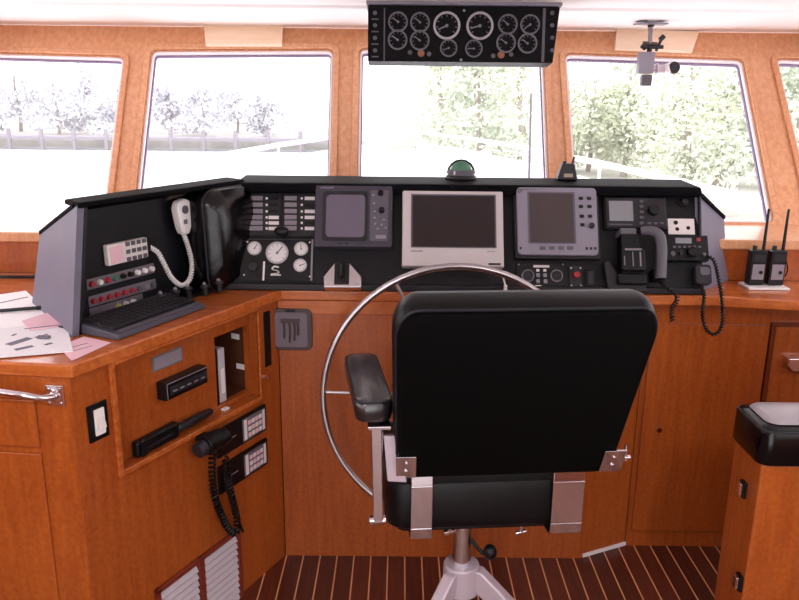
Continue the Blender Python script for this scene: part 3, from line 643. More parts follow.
MB().prism([(-.055, -.004, .002), (.06, .004, .002), (.075, .022, .002), (-.03, .02, .002)], (0, 0, .012)).build('flap', 'vent', I.root, .002)
# small knobs on the shelf of the housing
for i, (x, y, c) in enumerate(((161, 297, 'black knob with painted highlight on the housing shelf behind the keyboard'), (176, 293, 'black knob with painted highlight next to the keyboard centre back edge'), (188, 290, 'black knob with painted highlight close to the covered display'), (205, 288, 'black knob with painted highlight below the covered display'), (219, 284, 'rightmost black knob with painted highlight, under the covered display'))):
    p = atz(x, y, zz+.03); p = V3((p.x, p.y, zz+.0085))
    r = empty('shelf_knob', Matrix.Translation(p), c, 'knob', 'black knobs on the housing shelf')
    MB().cyl((0, 0, 0), (0, 0, .02), .012, .010).build('stem', 'blackp', r); MB().sphere((0, 0, .026), .013, 1.1, 1.1, .7, 12).build('grip', 'dgrey', r); MB().cyl((0, -.004, .034), (0, -.006, .039), .006, .005, 10).build('cap', 'grey_l', r)  # grey tip paints a highlight onto the dark grip

# keyboard
KC = V3((-.755, 1.9, 0))
k0 = atz(118, 341, zz); k1 = atz(206, 308, zz); kd = (k1-k0).normalized(); kn = V3((-kd.y, kd.x, 0)); KL = (k1-k0).length; KD = .155
kb = empty('computer_keyboard', Matrix(((kd.x, kn.x, 0, k0.x), (kd.y, kn.y, 0, k0.y), (0, 0, 1, zz), (0, 0, 0, 1))), 'dark grey computer keyboard on the desk in front of the left housing', 'keyboard')
MB().hexa([(0, 0, 0), (KL, 0, 0), (KL, KD, 0), (0, KD, 0), (.003, .003, .016), (KL-.003, .003, .016), (KL-.003, KD-.003, .03), (.003, KD-.003, .03)]).build('case', 'keyb', kb, .004)
tl = Matrix.Rotation(math.atan2(.014, KD), 4, 'X')
ncol = 15; kw = (KL-.03)/ncol
for j in range(6):
    for i in range(ncol):
        if len([1 for c in kb.children if c.name.startswith('key')]) >= 95: break
        if j == 0 and 3 < i < 9: continue
        x = .015+i*kw; y = .028+j*.0195
        MB().box(x+.0012, x+kw-.0012, y, y+.0165, .0165, .024, Matrix.Translation((0, 0, 0)) @ tl).build('key', 'keys', kb, .001)
MB().box(.015+3*kw+kw+.0012, .015+9*kw-.0012, .028, .0445, .0165, .024, tl).build('space_bar', 'keys', kb, .001)
MB().box(.02, KL-.02, .006, .022, .0165, .0185, tl).build('wrist_edge', 'mgrey', kb, .001)

# papers on the left desk
def sheet(name, mt, corners, z, label, marks=None, th=.0012):
    P = [atz(x, y, z) for x, y in corners]; c = sum(P, V3())/4; r = empty(name, Matrix.Translation((c.x, c.y, z)), label, 'paper')
    MB().prism([(p.x-c.x, p.y-c.y, 0) for p in P], (0, 0, th)).build('sheet', mt, r)
    if marks:
        mb = MB()
        for x0, y0, x1, y1, w in marks:
            a, b = atz(x0, y0, z+th), atz(x1, y1, z+th); t = (b-a).normalized(); n = V3((-t.y, t.x, 0))*w
            mb.prism([(q.x-c.x, q.y-c.y, th+.0002) for q in (a-n, b-n, b+n, a+n)], (0, 0, .0004))
        mb.build('print', 'ink', r)
    return r
sheet('chart', 'paper', [(-30, 299), (26, 291), (58, 322), (-30, 338)], zz, 'white chart lying against the foot of the grey end panel', [(0, 303, 28, 297, .004)])
sheet('magazine', 'paper_m', [(-30, 333), (66, 322), (73, 352), (-24, 360)], zz+.0015, 'open printed magazine page at the front left corner of the desk', [(8, 345, 30, 338, .012), (15, 350, 33, 346, .008), (36, 338, 44, 336, .01), (45, 345, 52, 343, .006), (12, 336, 16, 334, .004)], .003)
sheet('booklet', 'paper_p', [(22, 322), (54, 312), (72, 325), (30, 331)], zz+.005, 'pale pinkish booklet between the magazine and the grey end panel', [(24, 329, 60, 325, .003)], .004)
sheet('note_sheet', 'paper_p', [(58, 347), (84, 337), (111, 343), (72, 361)], zz+.0005, 'pink note sheet at the desk corner beside the keyboard', [(66, 349, 88, 343, .0015), (70, 352, 92, 346, .0015)], .0015)
q = empty('marker_pen', Matrix.Translation(atz(10, 313, zz+.0016)+V3((0, 0, .006))), 'dark pen lying on the white chart', 'pen')
MB().cyl((-.09, -.02, 0), (.06, .035, 0), .005).build('barrel', 'dgrey', q); MB().cyl((.06, .035, 0), (.10, .05, 0), .006).build('cap', 'blackp', q)
c = atz(44, 338, zz+.006); q = empty('small_clip', Matrix.Translation((c.x, c.y, zz+.0052)), 'small dark clip lying on the printed magazine page', 'clip')
MB().box(-.016, .016, -.006, .006, 0, .007).build('jaw', 'ink', q, .002); MB().tube([(-.012, .006, .003), (0, .016, .006), (.012, .006, .003)], .0012, 6).build('wire', 'ink', q)
c = atz(17, 273, zz+.03); q = empty('black_strap', Matrix.Translation((-1.36, 2.52, zz)), 'dark strap lying behind the papers at the foot of the window sill', 'strap')
MB().tube(bez([(-.08, 0, .006), (-.03, .01, .008), (.02, -.01, .008), (.10, .0, .006), (.16, .01, .006)], 6), .006, 8, flat=.8).build('band', 'blackp', q)

# ------------------------------------------------------------ desk face things
I = Item(DF, 'rocker_switch', 'white rocker switch on a black plate at the left of the desk front', 'switch', 97, 421)
MB().box(-.03, .03, -.048, .048, S, .006).build('plate', 'blackp', I.root, .001); MB().box(-.014, .016, -.034, .034, .0065, .011).build('surround', 'white_p', I.root, .001)
MB().hexa([(-.009, -.016, .0115), (.012, -.016, .0115), (.012, .012, .0115), (-.009, .012, .0115), (-.009, -.016, .020), (.012, -.016, .020), (.012, .012, .013), (-.009, .012, .013)]).build('rocker', 'ivory', I.root, .001)
RB = Frame(DF.W(0, 0, -.03), DF.U, DF.V)
I = Item(RB, 'name_plate', 'pale grey plate on the recessed board above the black cassette unit', 'plate', 167, 359)
MB().box(-.058, .058, -.022, .022, S, .003).build('plate', 'strip', I.root, .001); MB().box(-.052, .052, -.017, .017, .0032, .004).build('panel', 'grey_l', I.root)
I = Item(RB, 'tape_unit', 'black slotted unit with pale outline on the recessed desk board', 'radio', 178, 381)
MB().box(-.085, .085, -.026, .026, S, .035).build('body', 'blackp', I.root, .003)
MB().box(-.08, .08, .021, .023, .0352, .0362).box(-.08, -.078, -.022, .023, .0352, .0362).build('outline', 'grey_l', I.root)
MB().box(-.07, .078, -.012, .012, .0352, .038).build('slot_panel', 'dgrey', I.root, .001); 
mb = MB()
for i in range(5): mb.box(-.06+i*.028, -.045+i*.028, -.005, -.001, .0382, .0392)
mb.build('buttons', 'grey_l', I.root)
# ledge in the recess and two pouches on it
for lab, x, y, L_, t in (('black zipped pouch on the lower edge of the recessed board, the left one', 152, 432, .16, 'a'), ('black folded sunglasses case on the lower edge of the recessed board, the right one', 190, 411, .155, 'b')):
    uu, vv = RB.uv(x, y); r = empty('black_pouch' if t == 'a' else 'glasses_case', RB.mtx(uu, DV0+.001, .0), lab, 'pouch' if t == 'a' else 'case')
    n0 = .001
    if t == 'a':
        MB().box(-L_/2, L_/2, 0, .046, n0, .026).build('body', 'vinyl', r, .008, seg=3); MB().box(-L_/2+.02, L_/2-.03, .018, .024, .0262, .0285).build('zip', 'dgrey', r)
        MB().box(-L_/2+.012, -L_/2+.03, .002, .044, .0262, .030).build('strap', 'blackp', r, .001)
    else:
        MB().tube([(-L_/2, .018, .014), (-L_/2+.01, .02, .014), (0, .022, .014), (L_/2-.012, .02, .014), (L_/2, .018, .014)], [.008, .017, .0175, .016, .007], 12, flat=.72).build('shell', 'dgrey', r)
        MB().box(-L_/2+.012, L_/2-.012, .020, .0215, .004, .0268).build('lid_seam', 'blackp', r)
uu, vv = RB.uv(222, 404); r = empty('white_tag', RB.mtx(uu, DV0+.001, .012), 'tiny white tag on the lower edge of the recessed board', 'tag')
MB().box(-.012, .012, 0, .006, -.008, .008).build('card', 'white_p', r, .001)
r = empty('ring_binder', RB.mtx(nu0+.038, nv0+.001, -.078), 'pale spined binder standing in the open niche of the desk', 'binder')
MB().box(-.015, .015, 0, .175, -.07, .07).build('cover', 'book', r, .003); MB().box(-.008, .008, .03, .11, .0702, .071).build('spine_label', 'label', r)
r = empty('dark_binder', RB.mtx(nu0+.011, nv0+.001, -.076), 'thin dark binder at the left side of the open niche of the desk', 'binder')
MB().box(-.006, .006, 0, .18, -.07, .07).build('cover', 'blackp', r, .002)
for lab, vv in (('small white label high on the side wall of the open niche', .175), ('small white label low on the side wall of the open niche', .075)):
    nm_ = Matrix((RB.N, RB.V, -RB.U)).transposed().to_4x4(); nm_.translation = RB.W(nu1-.0012, nv0+vv, -.05 if vv > .1 else -.035)
    r = empty('niche_label', nm_, lab, 'label'); MB().box(-.016, .016, -.009, .009, 0, .0012).build('card', 'label', r)

# two keypad units
for i, (px, vv, lab) in enumerate(((236, 429, 'upper black communication panel with pale keypad on the desk front'), (236, 463, 'lower black communication panel with pale keypad on the desk front'))):
    uc, _ = DF.uv(px, vv); vc = .574 if i == 0 else .453
    uc = .60; r = empty('communication_panel', DF.mtx(uc, vc), lab, 'panel', 'communication panels on the desk front')
    MB().box(-.115, .125, -.046, .046, S, .012).build('case', 'blackp', r, .003)
    MB().box(.0, .116, -.038, .038, .0125, .014).build('keypad', 'strip', r, .001)
    MB().box(.006, .02, -.034, .034, .0142, .0150).box(.100, .112, -.034, .034, .0142, .0150).build('label_column', 'label', r)
    for a in range(4):
        for b in range(3): MB().box(.026+a*.018, .040+a*.018, -.030+b*.021, -.016+b*.021, .0142, .017).build('key', 'label' if (a+b) % 2 else 'paper_p', r, .001)
    MB().box(-.10, -.03, -.002, .001, .0122, .013).build('marks', 'grey_l', r)
# black microphone hanging on the desk front
uc, vc = DF.uv(200, 440); r = empty('desk_microphone', DF.mtx(uc, vc), 'black microphone with long black cord hanging in front of the desk', 'microphone')
MB().box(-.02, .02, -.02, .02, .0125 if False else S, .022).build('clip', 'blackp', r, .003)
MB().cyl((-.035, .005, .045), (.035, .005, .045), .030, .028, 20).build('head', 'vinyl', r, .004); MB().cyl((.01, 0, .047), (.055, .012, .060), .026, .024, 18).build('body', 'vinyl', r, .006); MB().cyl((-.062, .0, .045), (-.036, .004, .045), .022, .026, 18).build('cap', 'dgrey', r, .003)
MB().cyl((0, 0, .021), (0, .003, .035), .012).build('hook', 'blackp', r)
def DU(x, y, n): u, v = DF.uv(x, y); return (u-uc, v-vc, n)
c0 = [V3(p) for p in (DU(202, 446, .04), DU(203, 472, .035), DU(208, 498, .03), DU(220, 525, .03), DU(229, 530, .028), DU(230, 515, .026), DU(224, 490, .026), DU(218, 465, .03), DU(217, 455, .035))]
MB().tube(coil(bez(c0, 8), .0085, 44, 8), .0042, 6).build('coiled_cord', 'vinyl', r)
c1 = [V3(p) for p in (DU(209, 455, .06), DU(213, 480, .05), DU(222, 505, .045), DU(232, 528, .045))]
MB().tube(bez(c1, 8), .004, 6).build('cable', 'blackp', r)
# louvred vents near the floor
r = empty('louvred_vent', DF.mtx(.385, .115), 'wooden framed pair of white louvred vents low on the desk front', 'vent')
VW, VH = .19, .135
mb = MB(); VW = .185
for x0, x1, y0, y1 in ((-VW, VW, VH-.016, VH), (-VW, VW, -VH, -VH+.016), (-VW, -VW+.016, -VH, VH), (VW-.016, VW, -VH, VH), (-.012, .012, -VH, VH)): mb.box(x0, x1, y0, y1, S, .012)
mb.build('frame', 'maroon', r, .002)
MB().box(-VW+.01, VW-.01, -VH+.01, VH-.01, S, .002).build('backing', 'blackp', r)
for sx in (-1, 1):
    for j in range(10):
        y = -VH+.024+j*.0235; x0, x1 = sorted((sx*.016, sx*(VW-.018)))
        MB().hexa([(x0, y-.006, .0022), (x1, y-.006, .0022), (x1, y+.014, .0022), (x0, y+.014, .0022), (x0, y-.008, .010), (x1, y-.008, .010), (x1, y-.004, .011), (x0, y-.004, .011)]).build('slat', 'louvre', r)
# grille on the centre panel
I = Item(PF, 'latch_plate', 'weathered grey-brown square latch plate on the wood left of the steering wheel', 'plate', 291.5, 328)
I.box('frame', 'vent', 270.5, 307.5, 313, 349.5, S, .012, r=.02, bevel=.003)
I.box('face', 'strip', 275, 311, 308.5, 346, .0125, .015, r=.012)
mb = MB(); mb.box(-.032, .030, .022, .036, .0152, .020)
for x, y in ((-.022, -.030), (-.004, -.045), (.012, -.038), (.024, -.020)): mb.tube([(x, .022, .017), (x+.002, 0, .0175), (x, y, .017)], .005, 6, flat=.6)
mb.build('handle', 'vent', I.root)
I.box('lock', 'blackp', 286, 308.3, 296, 311, .0152, .019)

# ------------------------------------------------------------ steering wheel
wy = 2.24; wc = aty(456, 398, wy); wr = 133*(wc-CAMP).dot(Fw)/FPX
sw = empty('steering_wheel', Matrix.Translation(wc), 'large thin chrome steering wheel in front of the centre cabinet', 'steering wheel')
tiltm = Matrix.Rotation(math.radians(-4), 4, 'X')
N = 72; rim = [tiltm @ V3((wr*math.cos(2*math.pi*i/N), 0, wr*math.sin(2*math.pi*i/N))) for i in range(N)]
MB().tube(rim, .0105, 12, closed=True).build('rim', 'steel', sw)
for i in range(6):
    a = math.radians(178+60*i); d = tiltm @ V3((math.cos(a), 0, math.sin(a)))
    MB().tube([d*.05+V3((0, .02, 0)), d*(wr*.55)+V3((0, .008, 0)), d*(wr-.006)], .0055, 8).build('spoke', 'steel', sw)
MB().cyl((0, -.015, 0), (0, .03, 0), .058, .06, 24).build('hub', 'steel', sw, .004); MB().cyl((0, .03, 0), (0, YP-.012-wy, 0), .028, .034, 20).build('shaft', 'steel', sw); MB().cyl((0, YP-.012-wy, 0), (0, YP-.001-wy, 0), .07, .07, 24).build('flange', 'steel', sw, .002)

# ------------------------------------------------------------ helm chair
PC = V3((.183, 1.90, 0)); yaw = math.radians(5)
ch = empty('helm_chair', Matrix.Translation(PC) @ Matrix.Rotation(yaw, 4, 'Z'), 'black vinyl helm chair seen from behind on a chrome pedestal', 'chair')
cinv = ch.matrix_world.inverted()
def C(p): return cinv @ p
BL, BR = C(aty(396, 480, 1.69)), C(aty(611, 474, 1.74)); TL, TR = C(aty(396, 308, 1.53)), C(aty(667, 315, 1.58))
# symmetric backrest frame
cb = (BL+BR)/2; ct = (TL+TR)/2; vb = (ct-cb); HB = vb.length; vb.normalize(); ub = V3((1, 0, 0)); vb = (vb-ub*0).normalized(); nbk = ub.cross(vb).normalized()   # nbk points to the camera
wb, wtp = (BR-BL).length/2, (TR-TL).length/2
def bk(x, t, n): # x in -1..1 across, t 0..1 up, n towards the camera
    w = wb+(wtp-wb)*min(1, t*1.25); return cb+(ct-cb)*t+ub*(x*w)+nbk*n
def bpoly(s_, n, r=.16):
    P = []
    for cx, cy, a0 in ((1-.16, .045, -90), (1-.16, 1-.15, 0), (-1+.16, 1-.15, 90), (-1+.16, .045, 180)):
        top = cy > .5; rx, ry = .16, (.15 if top else .045)
        for i in range(9): a = math.radians(a0+90*i/8); P.append(bk((cx+rx*math.cos(a))*s_, .5+((cy+ry*math.sin(a))-.5)*s_, n))
    return P
def loft(layers):
    mb = MB(); prev = None
    for L_ in layers:
        ring = [mb.bm.verts.new(p) for p in L_]
        if prev:
            for i in range(len(ring)): j = (i+1) % len(ring); mb.bm.faces.new((prev[i], prev[j], ring[j], ring[i]))
        else: mb.bm.faces.new(ring[::-1])
        prev = ring
    mb.bm.faces.new(prev); return mb
loft([bpoly(.93, -.012), bpoly(.975, -.014), bpoly(1.0, -.024), bpoly(1.01, -.045), bpoly(1.0, -.075), bpoly(.97, -.095), bpoly(.90, -.108)]).build('backrest', 'vinyl', ch)
loft([bpoly(.972, -.012), bpoly(.972, -.002), bpoly(.962, .0)]).build('back_panel', 'vinylm', ch)
MB().tube(bpoly(.985, -.013), .0035, 6, closed=True).build('piping', 'seam', ch)
# seat
s_w = .255; sz1 = .685; sz0 = .565
p_l = C(aty(386, 500, 1.73)); p_r = C(aty(592, 500, 1.76)); sx0, sx1 = p_l.x, p_r.x; sy0 = C(V3((.2, 1.755, 0))).y; sy1 = sy0+.40
zt1 = aty(450, 474, 1.79).z; zb1 = aty(450, 526, 1.77).z
sx1 = -sx0+.02 if False else sx1
lay = []
for z, g in ((zb1, .012), (zb1+.01, .003), (zb1+.03, 0), (zt1-.03, 0), (zt1-.008, .006), (zt1, .025)):
    lay.append([(x, y, z) for x, y in rrect(sx0+g, sy0+g, sx1-g, sy1-g, .05, 6)])
loft(lay).build('seat', 'vinyl', ch)
MB().prism([(x, y, zb1-.016) for x, y in rrect(sx0+.03, sy0+.03, sx1-.03, sy1-.03, .03)], (0, 0, .015)).build('seat_base', 'blackp', ch)
# flat steel straps joining seat and back
for xa_, xb_ in ((411, 435), (556, 591)):
    a = C(aty(xa_, 505, 1.72)).x; b = C(aty(xb_-2, 505, 1.72)).x; yy = sy0-.006
    t0 = cb+V3((0, 0, .0)); ys = bk(0, .04, -.112).y
    mb = MB(); path = [(yy+.10, zb1-.024), (yy+.01, zb1-.024), (yy-.012, zb1-.010), (yy-.014, zb1+.02), (yy-.014, zt1+.0), (yy-.010, zt1+.03)]
    fz = [V3((0, y, z)) for y, z in path]
    for x0 in (0,):
        top = [(a, p.y, p.z) for p in fz]; n = len(fz); off = .006
        for i in range(n-1):
            p, q = fz[i], fz[i+1]; t = (q-p).normalized(); nn = V3((0, t.z, -t.y))*off
            mb.hexa([(a, p.y, p.z), (b, p.y, p.z), (b, q.y, q.z), (a, q.y, q.z), (a, p.y+nn.y, p.z+nn.z), (b, p.y+nn.y, p.z+nn.z), (b, q.y+nn.y, q.z+nn.z), (a, q.y+nn.y, q.z+nn.z)])
    mb.build('steel_strap', 'chrome', ch, .002)
# brackets at the lower corners of the back
for s_, x0, x1 in ((-1, -1.0, -.82), (1, .86, 1.06)):
    P = [bk(x0, .03, .001), bk(x1, .03, .001), bk(x1, .17, .001), bk(x0, .17, .001)]
    br = MB().prism(P, nbk*.006).build('corner_bracket', 'chrome', ch, .001)
    c = (P[0]+P[1]+P[2]+P[3])/4+nbk*.006
    mb = MB(); mb.cyl(c-vb*.012, c-vb*.012+nbk*.004, .005, .004, 10); mb.cyl(c+vb*.014, c+vb*.014+nbk*.004, .004, .003, 10); mb.build('bolt', 'chrome', ch)
    if s_ > 0: 
        e_ = bk(1.06, .09, -.01); MB().cyl(e_, e_+V3((.022, 0, 0)), .008, .006, 10).cyl(e_+V3((.012, 0, -.006)), e_+V3((.010, 0, .035)), .007, .003, 10).build('wing_nut', 'chrome', ch)
# left armrest and right armrest
def arm(s_):
    if s_ < 0: far, near = C(atz(360, 352, .905)), C(atz(374, 398, .905))
    else: far, near = V3((-far_l[0].x+.02, far_l[0].y, .90)), V3((-far_l[1].x+.02, far_l[1].y, .90))
    return far, near
far_l = arm(-1)
for s_ in (-1, 1):
    far, near = far_l if s_ < 0 else (V3((sx1+.055-.0, far_l[0].y, far_l[0].z)), V3((sx1+.045, far_l[1].y, far_l[1].z)))
    if s_ > 0: far.x = (sx1+sx0)-far_l[0].x-.02; near.x = (sx1+sx0)-far_l[1].x-.02
    d_ = (near-far).normalized(); s2 = V3((-d_.y, d_.x, 0)).normalized(); L_ = (near-far).length
    lay = []
    for z, g in ((-.062, .016), (-.055, .004), (-.035, 0), (-.015, 0), (-.004, .006), (0, .018)):
        lay.append([far+d_*y+s2*x+V3((0, 0, z)) for x, y in rrect(-.047+g, 0+g, .047-g, L_+.02-g, .032, 6)])
    pad = loft(lay).build('armrest', 'vinyla', ch)
    MB().tube([far+d_*y+s2*x+V3((0, 0, -.006)) for x, y in rrect(-.043, .004, .043, L_+.016, .028, 6)], .0028, 6, closed=True).build('piping', 'seam', pad)
    # chrome support
    sx_ = near.x-s_*.03; j = near-d_*.02
    P0 = V3((near.x-s_*.012, near.y-.01, near.z-.06)); P1 = V3((near.x-s_*.045, sy0+.03, zb1+.06)) 
    mb = MB(); mb.box(P0.x-.028, P0.x+.028, P0.y-.02, P0.y+.05, P0.z-.010, P0.z-.001)
    mb.build('arm_plate', 'chrome', ch, .002)
    xx = (sx0-.014) if s_ < 0 else (sx1+.014)
    yq = P0.y+.005; zb2 = zb1+.085 if s_ < 0 else zb1+.20
    if s_ > 0: xx = P0.x+.008; zb2 = zb1+.27
    mb = MB(); a, b = (xx-.010, xx+.010)
    mb.hexa([(xx-.02, yq-.012, zb2-.02), (xx+.004, yq-.012, zb2-.02), (xx+.004, yq+.012, zb2-.02), (xx-.02, yq+.012, zb2-.02), (P0.x-.02, yq-.012, P0.z-.011), (P0.x+.006, yq-.012, P0.z-.011), (P0.x+.006, yq+.012, P0.z-.011), (P0.x-.02, yq+.012, P0.z-.011)])
    mb.build('arm_post', 'chrome', ch, .003)
    mb = MB(); mb.hexa([(xx-.012, yq+.03, zb2), (xx+.002, yq+.03, zb2), (xx+.002, yq+.05, zb2), (xx-.012, yq+.05, zb2), (P0.x-.004, yq+.03, P0.z-.011), (P0.x+.016, yq+.03, P0.z-.011), (P0.x+.016, yq+.05, P0.z-.011), (P0.x-.004, yq+.05, P0.z-.011)]); mb.build('arm_link', 'chrome', ch, .003)
    if s_ < 0:
        c1_ = V3((P0.x+.055, P0.y-.01, P0.z-.08))
        MB().hexa([c1_+V3(v) for v in ((-.035, 0, -.07), (.012, 0, -.075), (.012, .012, -.075), (-.035, .012, -.07), (-.045, 0, .05), (-.005, 0, .05), (-.005, .012, .05), (-.045, .012, .05))]).build('side_plate', 'alu', ch, .003)
    MB().cyl((xx-.03, yq, zb2-.02), (xx+.01, yq, zb2-.02), .012, .012, 12).build('pivot_bolt', 'chrome', ch, .001)
# pedestal
MB().cyl((0, 0, .20), (0, 0, zb1-.018), .030, .024, 24).build('pedestal_pole', 'chrome', ch); MB().cyl((0, 0, zb1-.06), (0, 0, zb1-.017), .038, .040, 24).build('pole_collar', 'chrome', ch, .002)
MB().cyl((0, 0, .235), (0, 0, .325), .054, .050, 28).build('pedestal_hub', 'alu', ch, .006)
for a in (226, 336, 80):
    a = math.radians(a); d_ = V3((math.cos(a), math.sin(a), 0)); n_ = V3((-d_.y, d_.x, 0))*.019
    P = [d_*.03+V3((0, 0, .315)), d_*.06+V3((0, 0, .315)), d_*.30+V3((0, 0, .10)), d_*.36+V3((0, 0, .001)), d_*.31+V3((0, 0, .001)), d_*.25+V3((0, 0, .075)), d_*.05+V3((0, 0, .245))]
    MB().prism([p-n_ for p in P], n_*2).build('leg', 'alu', ch, .006)
for x in (-.035+.0, .175): # clamp screws under the seat
    u = C(aty(452 if x < 0 else 525, 533, 1.78)); MB().cyl((u.x, u.y+.04, zb1-.017), (u.x, u.y+.04, zb1-.045), .006, .006, 10).cyl((u.x-.014, u.y+.04, zb1-.05), (u.x+.014, u.y+.04, zb1-.044), .008, .005, 10).build('clamp_screw', 'chrome', ch)
u = C(aty(490, 552, 1.88)); MB().tube([(.02, .0, u.z+.03), (u.x-.02, u.y, u.z-.005), (u.x, u.y, u.z)], .006, 8).sphere((u.x, u.y, u.z), .020, 1, 1, 1.15, 14).build('height_knob', 'blackp', ch)

# ------------------------------------------------------------ settee end at the right
sc_ = empty('settee_back', Matrix.Translation((1.2, 1.80, 0)), 'wooden settee end with padded black bolster on top at the right edge', 'settee')
si = sc_.matrix_world.inverted()
a = atz(733, 402, .83); b = atz(770, 431, .83); zb_ = atz(735, 452, .83)
zc_ = .83; yb0, yf0 = b.y, a.y; hz = .095
poly = [V3((a.x, a.y, 0)), V3((b.x+.0, b.y, 0)), V3((1.55, b.y-.0, 0)), V3((1.55, a.y, 0))]
lay = []
cx_ = sum((p.x for p in poly))/4; cy_ = sum((p.y for p in poly))/4
def shr(g): return [(p[0], p[1]) for p in rrect(a.x+g, b.y+g, 1.55-g, a.y-g, .03, 5)]
lay = [[(x+(0.0), y, z) for x, y in shr(g)] for z, g in ((zc_-hz, .004), (zc_-hz+.008, 0), (zc_-.012, 0), (zc_-.002, .006), (zc_+.006, .03))]
inw(loft(lay[:]), 'bolster', 'vinylg', sc_, si)
inw(loft([[(x, y, z) for x, y in shr(g)] for z, g in ((zc_+.0062, .022), (zc_+.012, .028), (zc_+.016, .05))]), 'top_sheen', 'vsheen', sc_, si)  # light grey layer paints the window reflection onto the black bolster
inw(MB().tube([(x, y, zc_-.006) for x, y in shr(.003)], .003, 6, closed=True), 'piping', 'seam', sc_, si)
inw(MB().box(a.x+.012, 1.55, b.y+.012, a.y-.012, 0, zc_-hz-.001), 'wood_end', 'wood', sc_, si, bevel=.006)
SFx = Frame((a.x+.012, 0, 0), (0, -1, 0), (0, 0, 1))
for (x, y) in ((745, 489), (748, 592)):
    u, v = SFx.uv(x, y); yy = min(max(-u, b.y+.03), a.y-.03)
    inw(MB().box(a.x+.002, a.x+.0115, yy-.014, yy+.014, v-.022, v+.022), 'catch_plate', 'blackp', sc_, si, bevel=.002)
    inw(MB().box(a.x-.006, a.x+.0015, yy-.010, yy+.010, v-.016, v+.018), 'catch_lever', 'chrome', sc_, si, bevel=.002)

# ------------------------------------------------------------ handheld radios on the right worktop
r = empty('charger_pad', Matrix.Translation((atz(763, 287, zz).x, 2.50, zz)), 'flat white charging pad under the two handheld radios', 'pad')
MB().box(-.068, .068, -.035, .05, 0, .008).build('tray', 'white_p', r, .002)
for x, lab in ((755, 'black handheld radio with upright antenna, the left one on the white pad'), (774, 'black handheld radio with upright antenna, the right one nearest the window post')):
    px_ = atz(x, 285, zz+.008).x; r = empty('handheld_radio', Matrix.Translation((px_, 2.515, zz+.009)), lab, 'radio', 'handheld radios on the right worktop')
    MB().box(-.027, .027, -.018, .018, 0, .118).build('body', 'blackp', r, .005); MB().box(-.020, .020, -.0205, -.0185, .02, .072).build('face', 'grey_l', r, .002)
    MB().box(-.019, .019, -.0205, -.0185, .080, .105).build('speaker', 'dgrey', r, .002)
    MB().cyl((.008, -.021, .045), (.008, -.024, .045), .006).build('button', 'blackp', r); MB().cyl((-.012, 0, .118), (-.012, 0, .132), .007).build('volume_knob', 'dgrey', r)
    MB().cyl((.017, 0, .118), (.017, 0, .255), .0055, .004, 10).build('antenna', 'blackp', r)
    MB().tube(bez([(.027, 0, .09), (.045, .01, .06), (.05, .02, .03), (.045, .04, .01)], 5), .0025, 6).build('cord', 'blackp', r)

# ------------------------------------------------------------ on top of the console
ztop = zt_+.0225
p = aty(461, 176, 2.66); r = empty('compass', Matrix.Translation((p.x, 2.665, ztop-.001)), 'dark round compass with green dome on the console top', 'compass')
MB().cyl((0, 0, 0), (0, 0, .012), .055, .05, 24).build('base', 'dgrey', r, .003); MB().ring((0, 0, .0125), (0, 0, 1), .036, .046, .018).build('bezel', 'mgrey', r)
MB().sphere((0, 0, .026), .036, 1, 1, .95).build('dome', 'green', r)
MB().box(-.028, -.006, -.040, -.034, .016, .028).build('pale_mark', 'label', r)
MB().tube([(.046*math.cos(t/8*math.pi), 0, .016+.046*math.sin(t/8*math.pi)) for t in range(9)], .004, 8).build('bracket', 'dgrey', r)
p = aty(567, 175, 2.66); r = empty('pocket_radio', Matrix.Translation((p.x, 2.665, ztop-.001)), 'small brown-grey handheld device with stub aerial on the console top', 'device')
MB().hexa([(-.036, -.02, 0), (.036, -.02, 0), (.036, .02, 0), (-.036, .02, 0), (-.020, -.014, .055), (.022, -.014, .055), (.022, .014, .055), (-.020, .014, .055)]).build('body', 'dgrey', r, .004)
MB().box(-.014, .016, -.024, -.0205, .010, .022).build('display', 'buck', r); MB().cyl((.018, 0, .055), (.022, 0, .078), .004).build('aerial', 'blackp', r); MB().cyl((-.01, 0, .055), (-.01, 0, .062), .006).build('dial_knob', 'blackp', r)

# ------------------------------------------------------------ overhead gauge box
OVY = 2.80
OV = Frame((0, OVY, 1.75), (1, 0, 0), (0, .12, 1))
I = Item(OV, 'overhead_gauge_panel', 'black overhead panel of round engine gauges hung from the white ceiling', 'gauge panel', 463, 35)
q = [I.L(*p) for p in ((368, 5), (560, 10), (553, 66), (367, 61))]
x0, x1, y0, y1 = q[0][0], q[1][0], q[3][1], q[0][1]
MB().hexa([(x0+.0, y0, -.10), (x1-.018, y0, -.10), (x1, y1, -.10), (x0, y1, -.10), (x0, y0, 0), (x1-.018, y0, 0), (x1, y1, 0), (x0, y1, 0)]).build('case', 'gdark', I.root, .003)
MB().box(x0-.006, x1+.006, y1+.001, y1+.022, -.11, .012).build('mounting_rail', 'bezel', I.root, .003)
for x in (384.3, 543.5): I.box('divider', 'mgrey', x-.4, 8, x+.4, 62, .0005, .003, bevel=0)
for x, y, rr, kk, ang in ((446.7, 25.8, .047, 'gbright', 205), (479.8, 26, .047, 'gbright', 195), (398, 22, .034, 'gring', 145), (420, 22.5, .034, 'gring', 140), (397.6, 40, .034, 'gring', 145), (419.7, 40.5, .034, 'gring', 145), (448.6, 48.2, .030, 'gring', 200), (473.8, 48.7, .030, 'gring', 180), (507.7, 24.5, .034, 'gring', 140), (530, 24.8, .034, 'gring', 215), (505.9, 43, .034, 'gring', 145), (527.4, 43.6, .034, 'gring', 145)):
    I.gauge(x, y, rr, .001, 'gdark', kk, ang)
for x, y, c in ((421, 53.5, 'orange'), (501, 55, 'orange'), (410, 52.5, 'mgrey'), (429, 54, 'mgrey'), (493, 56, 'mgrey'), (511, 54.5, 'mgrey')): I.knob('lamp', c, x, y, .0125 if c == 'orange' else .008, .0005, .006)
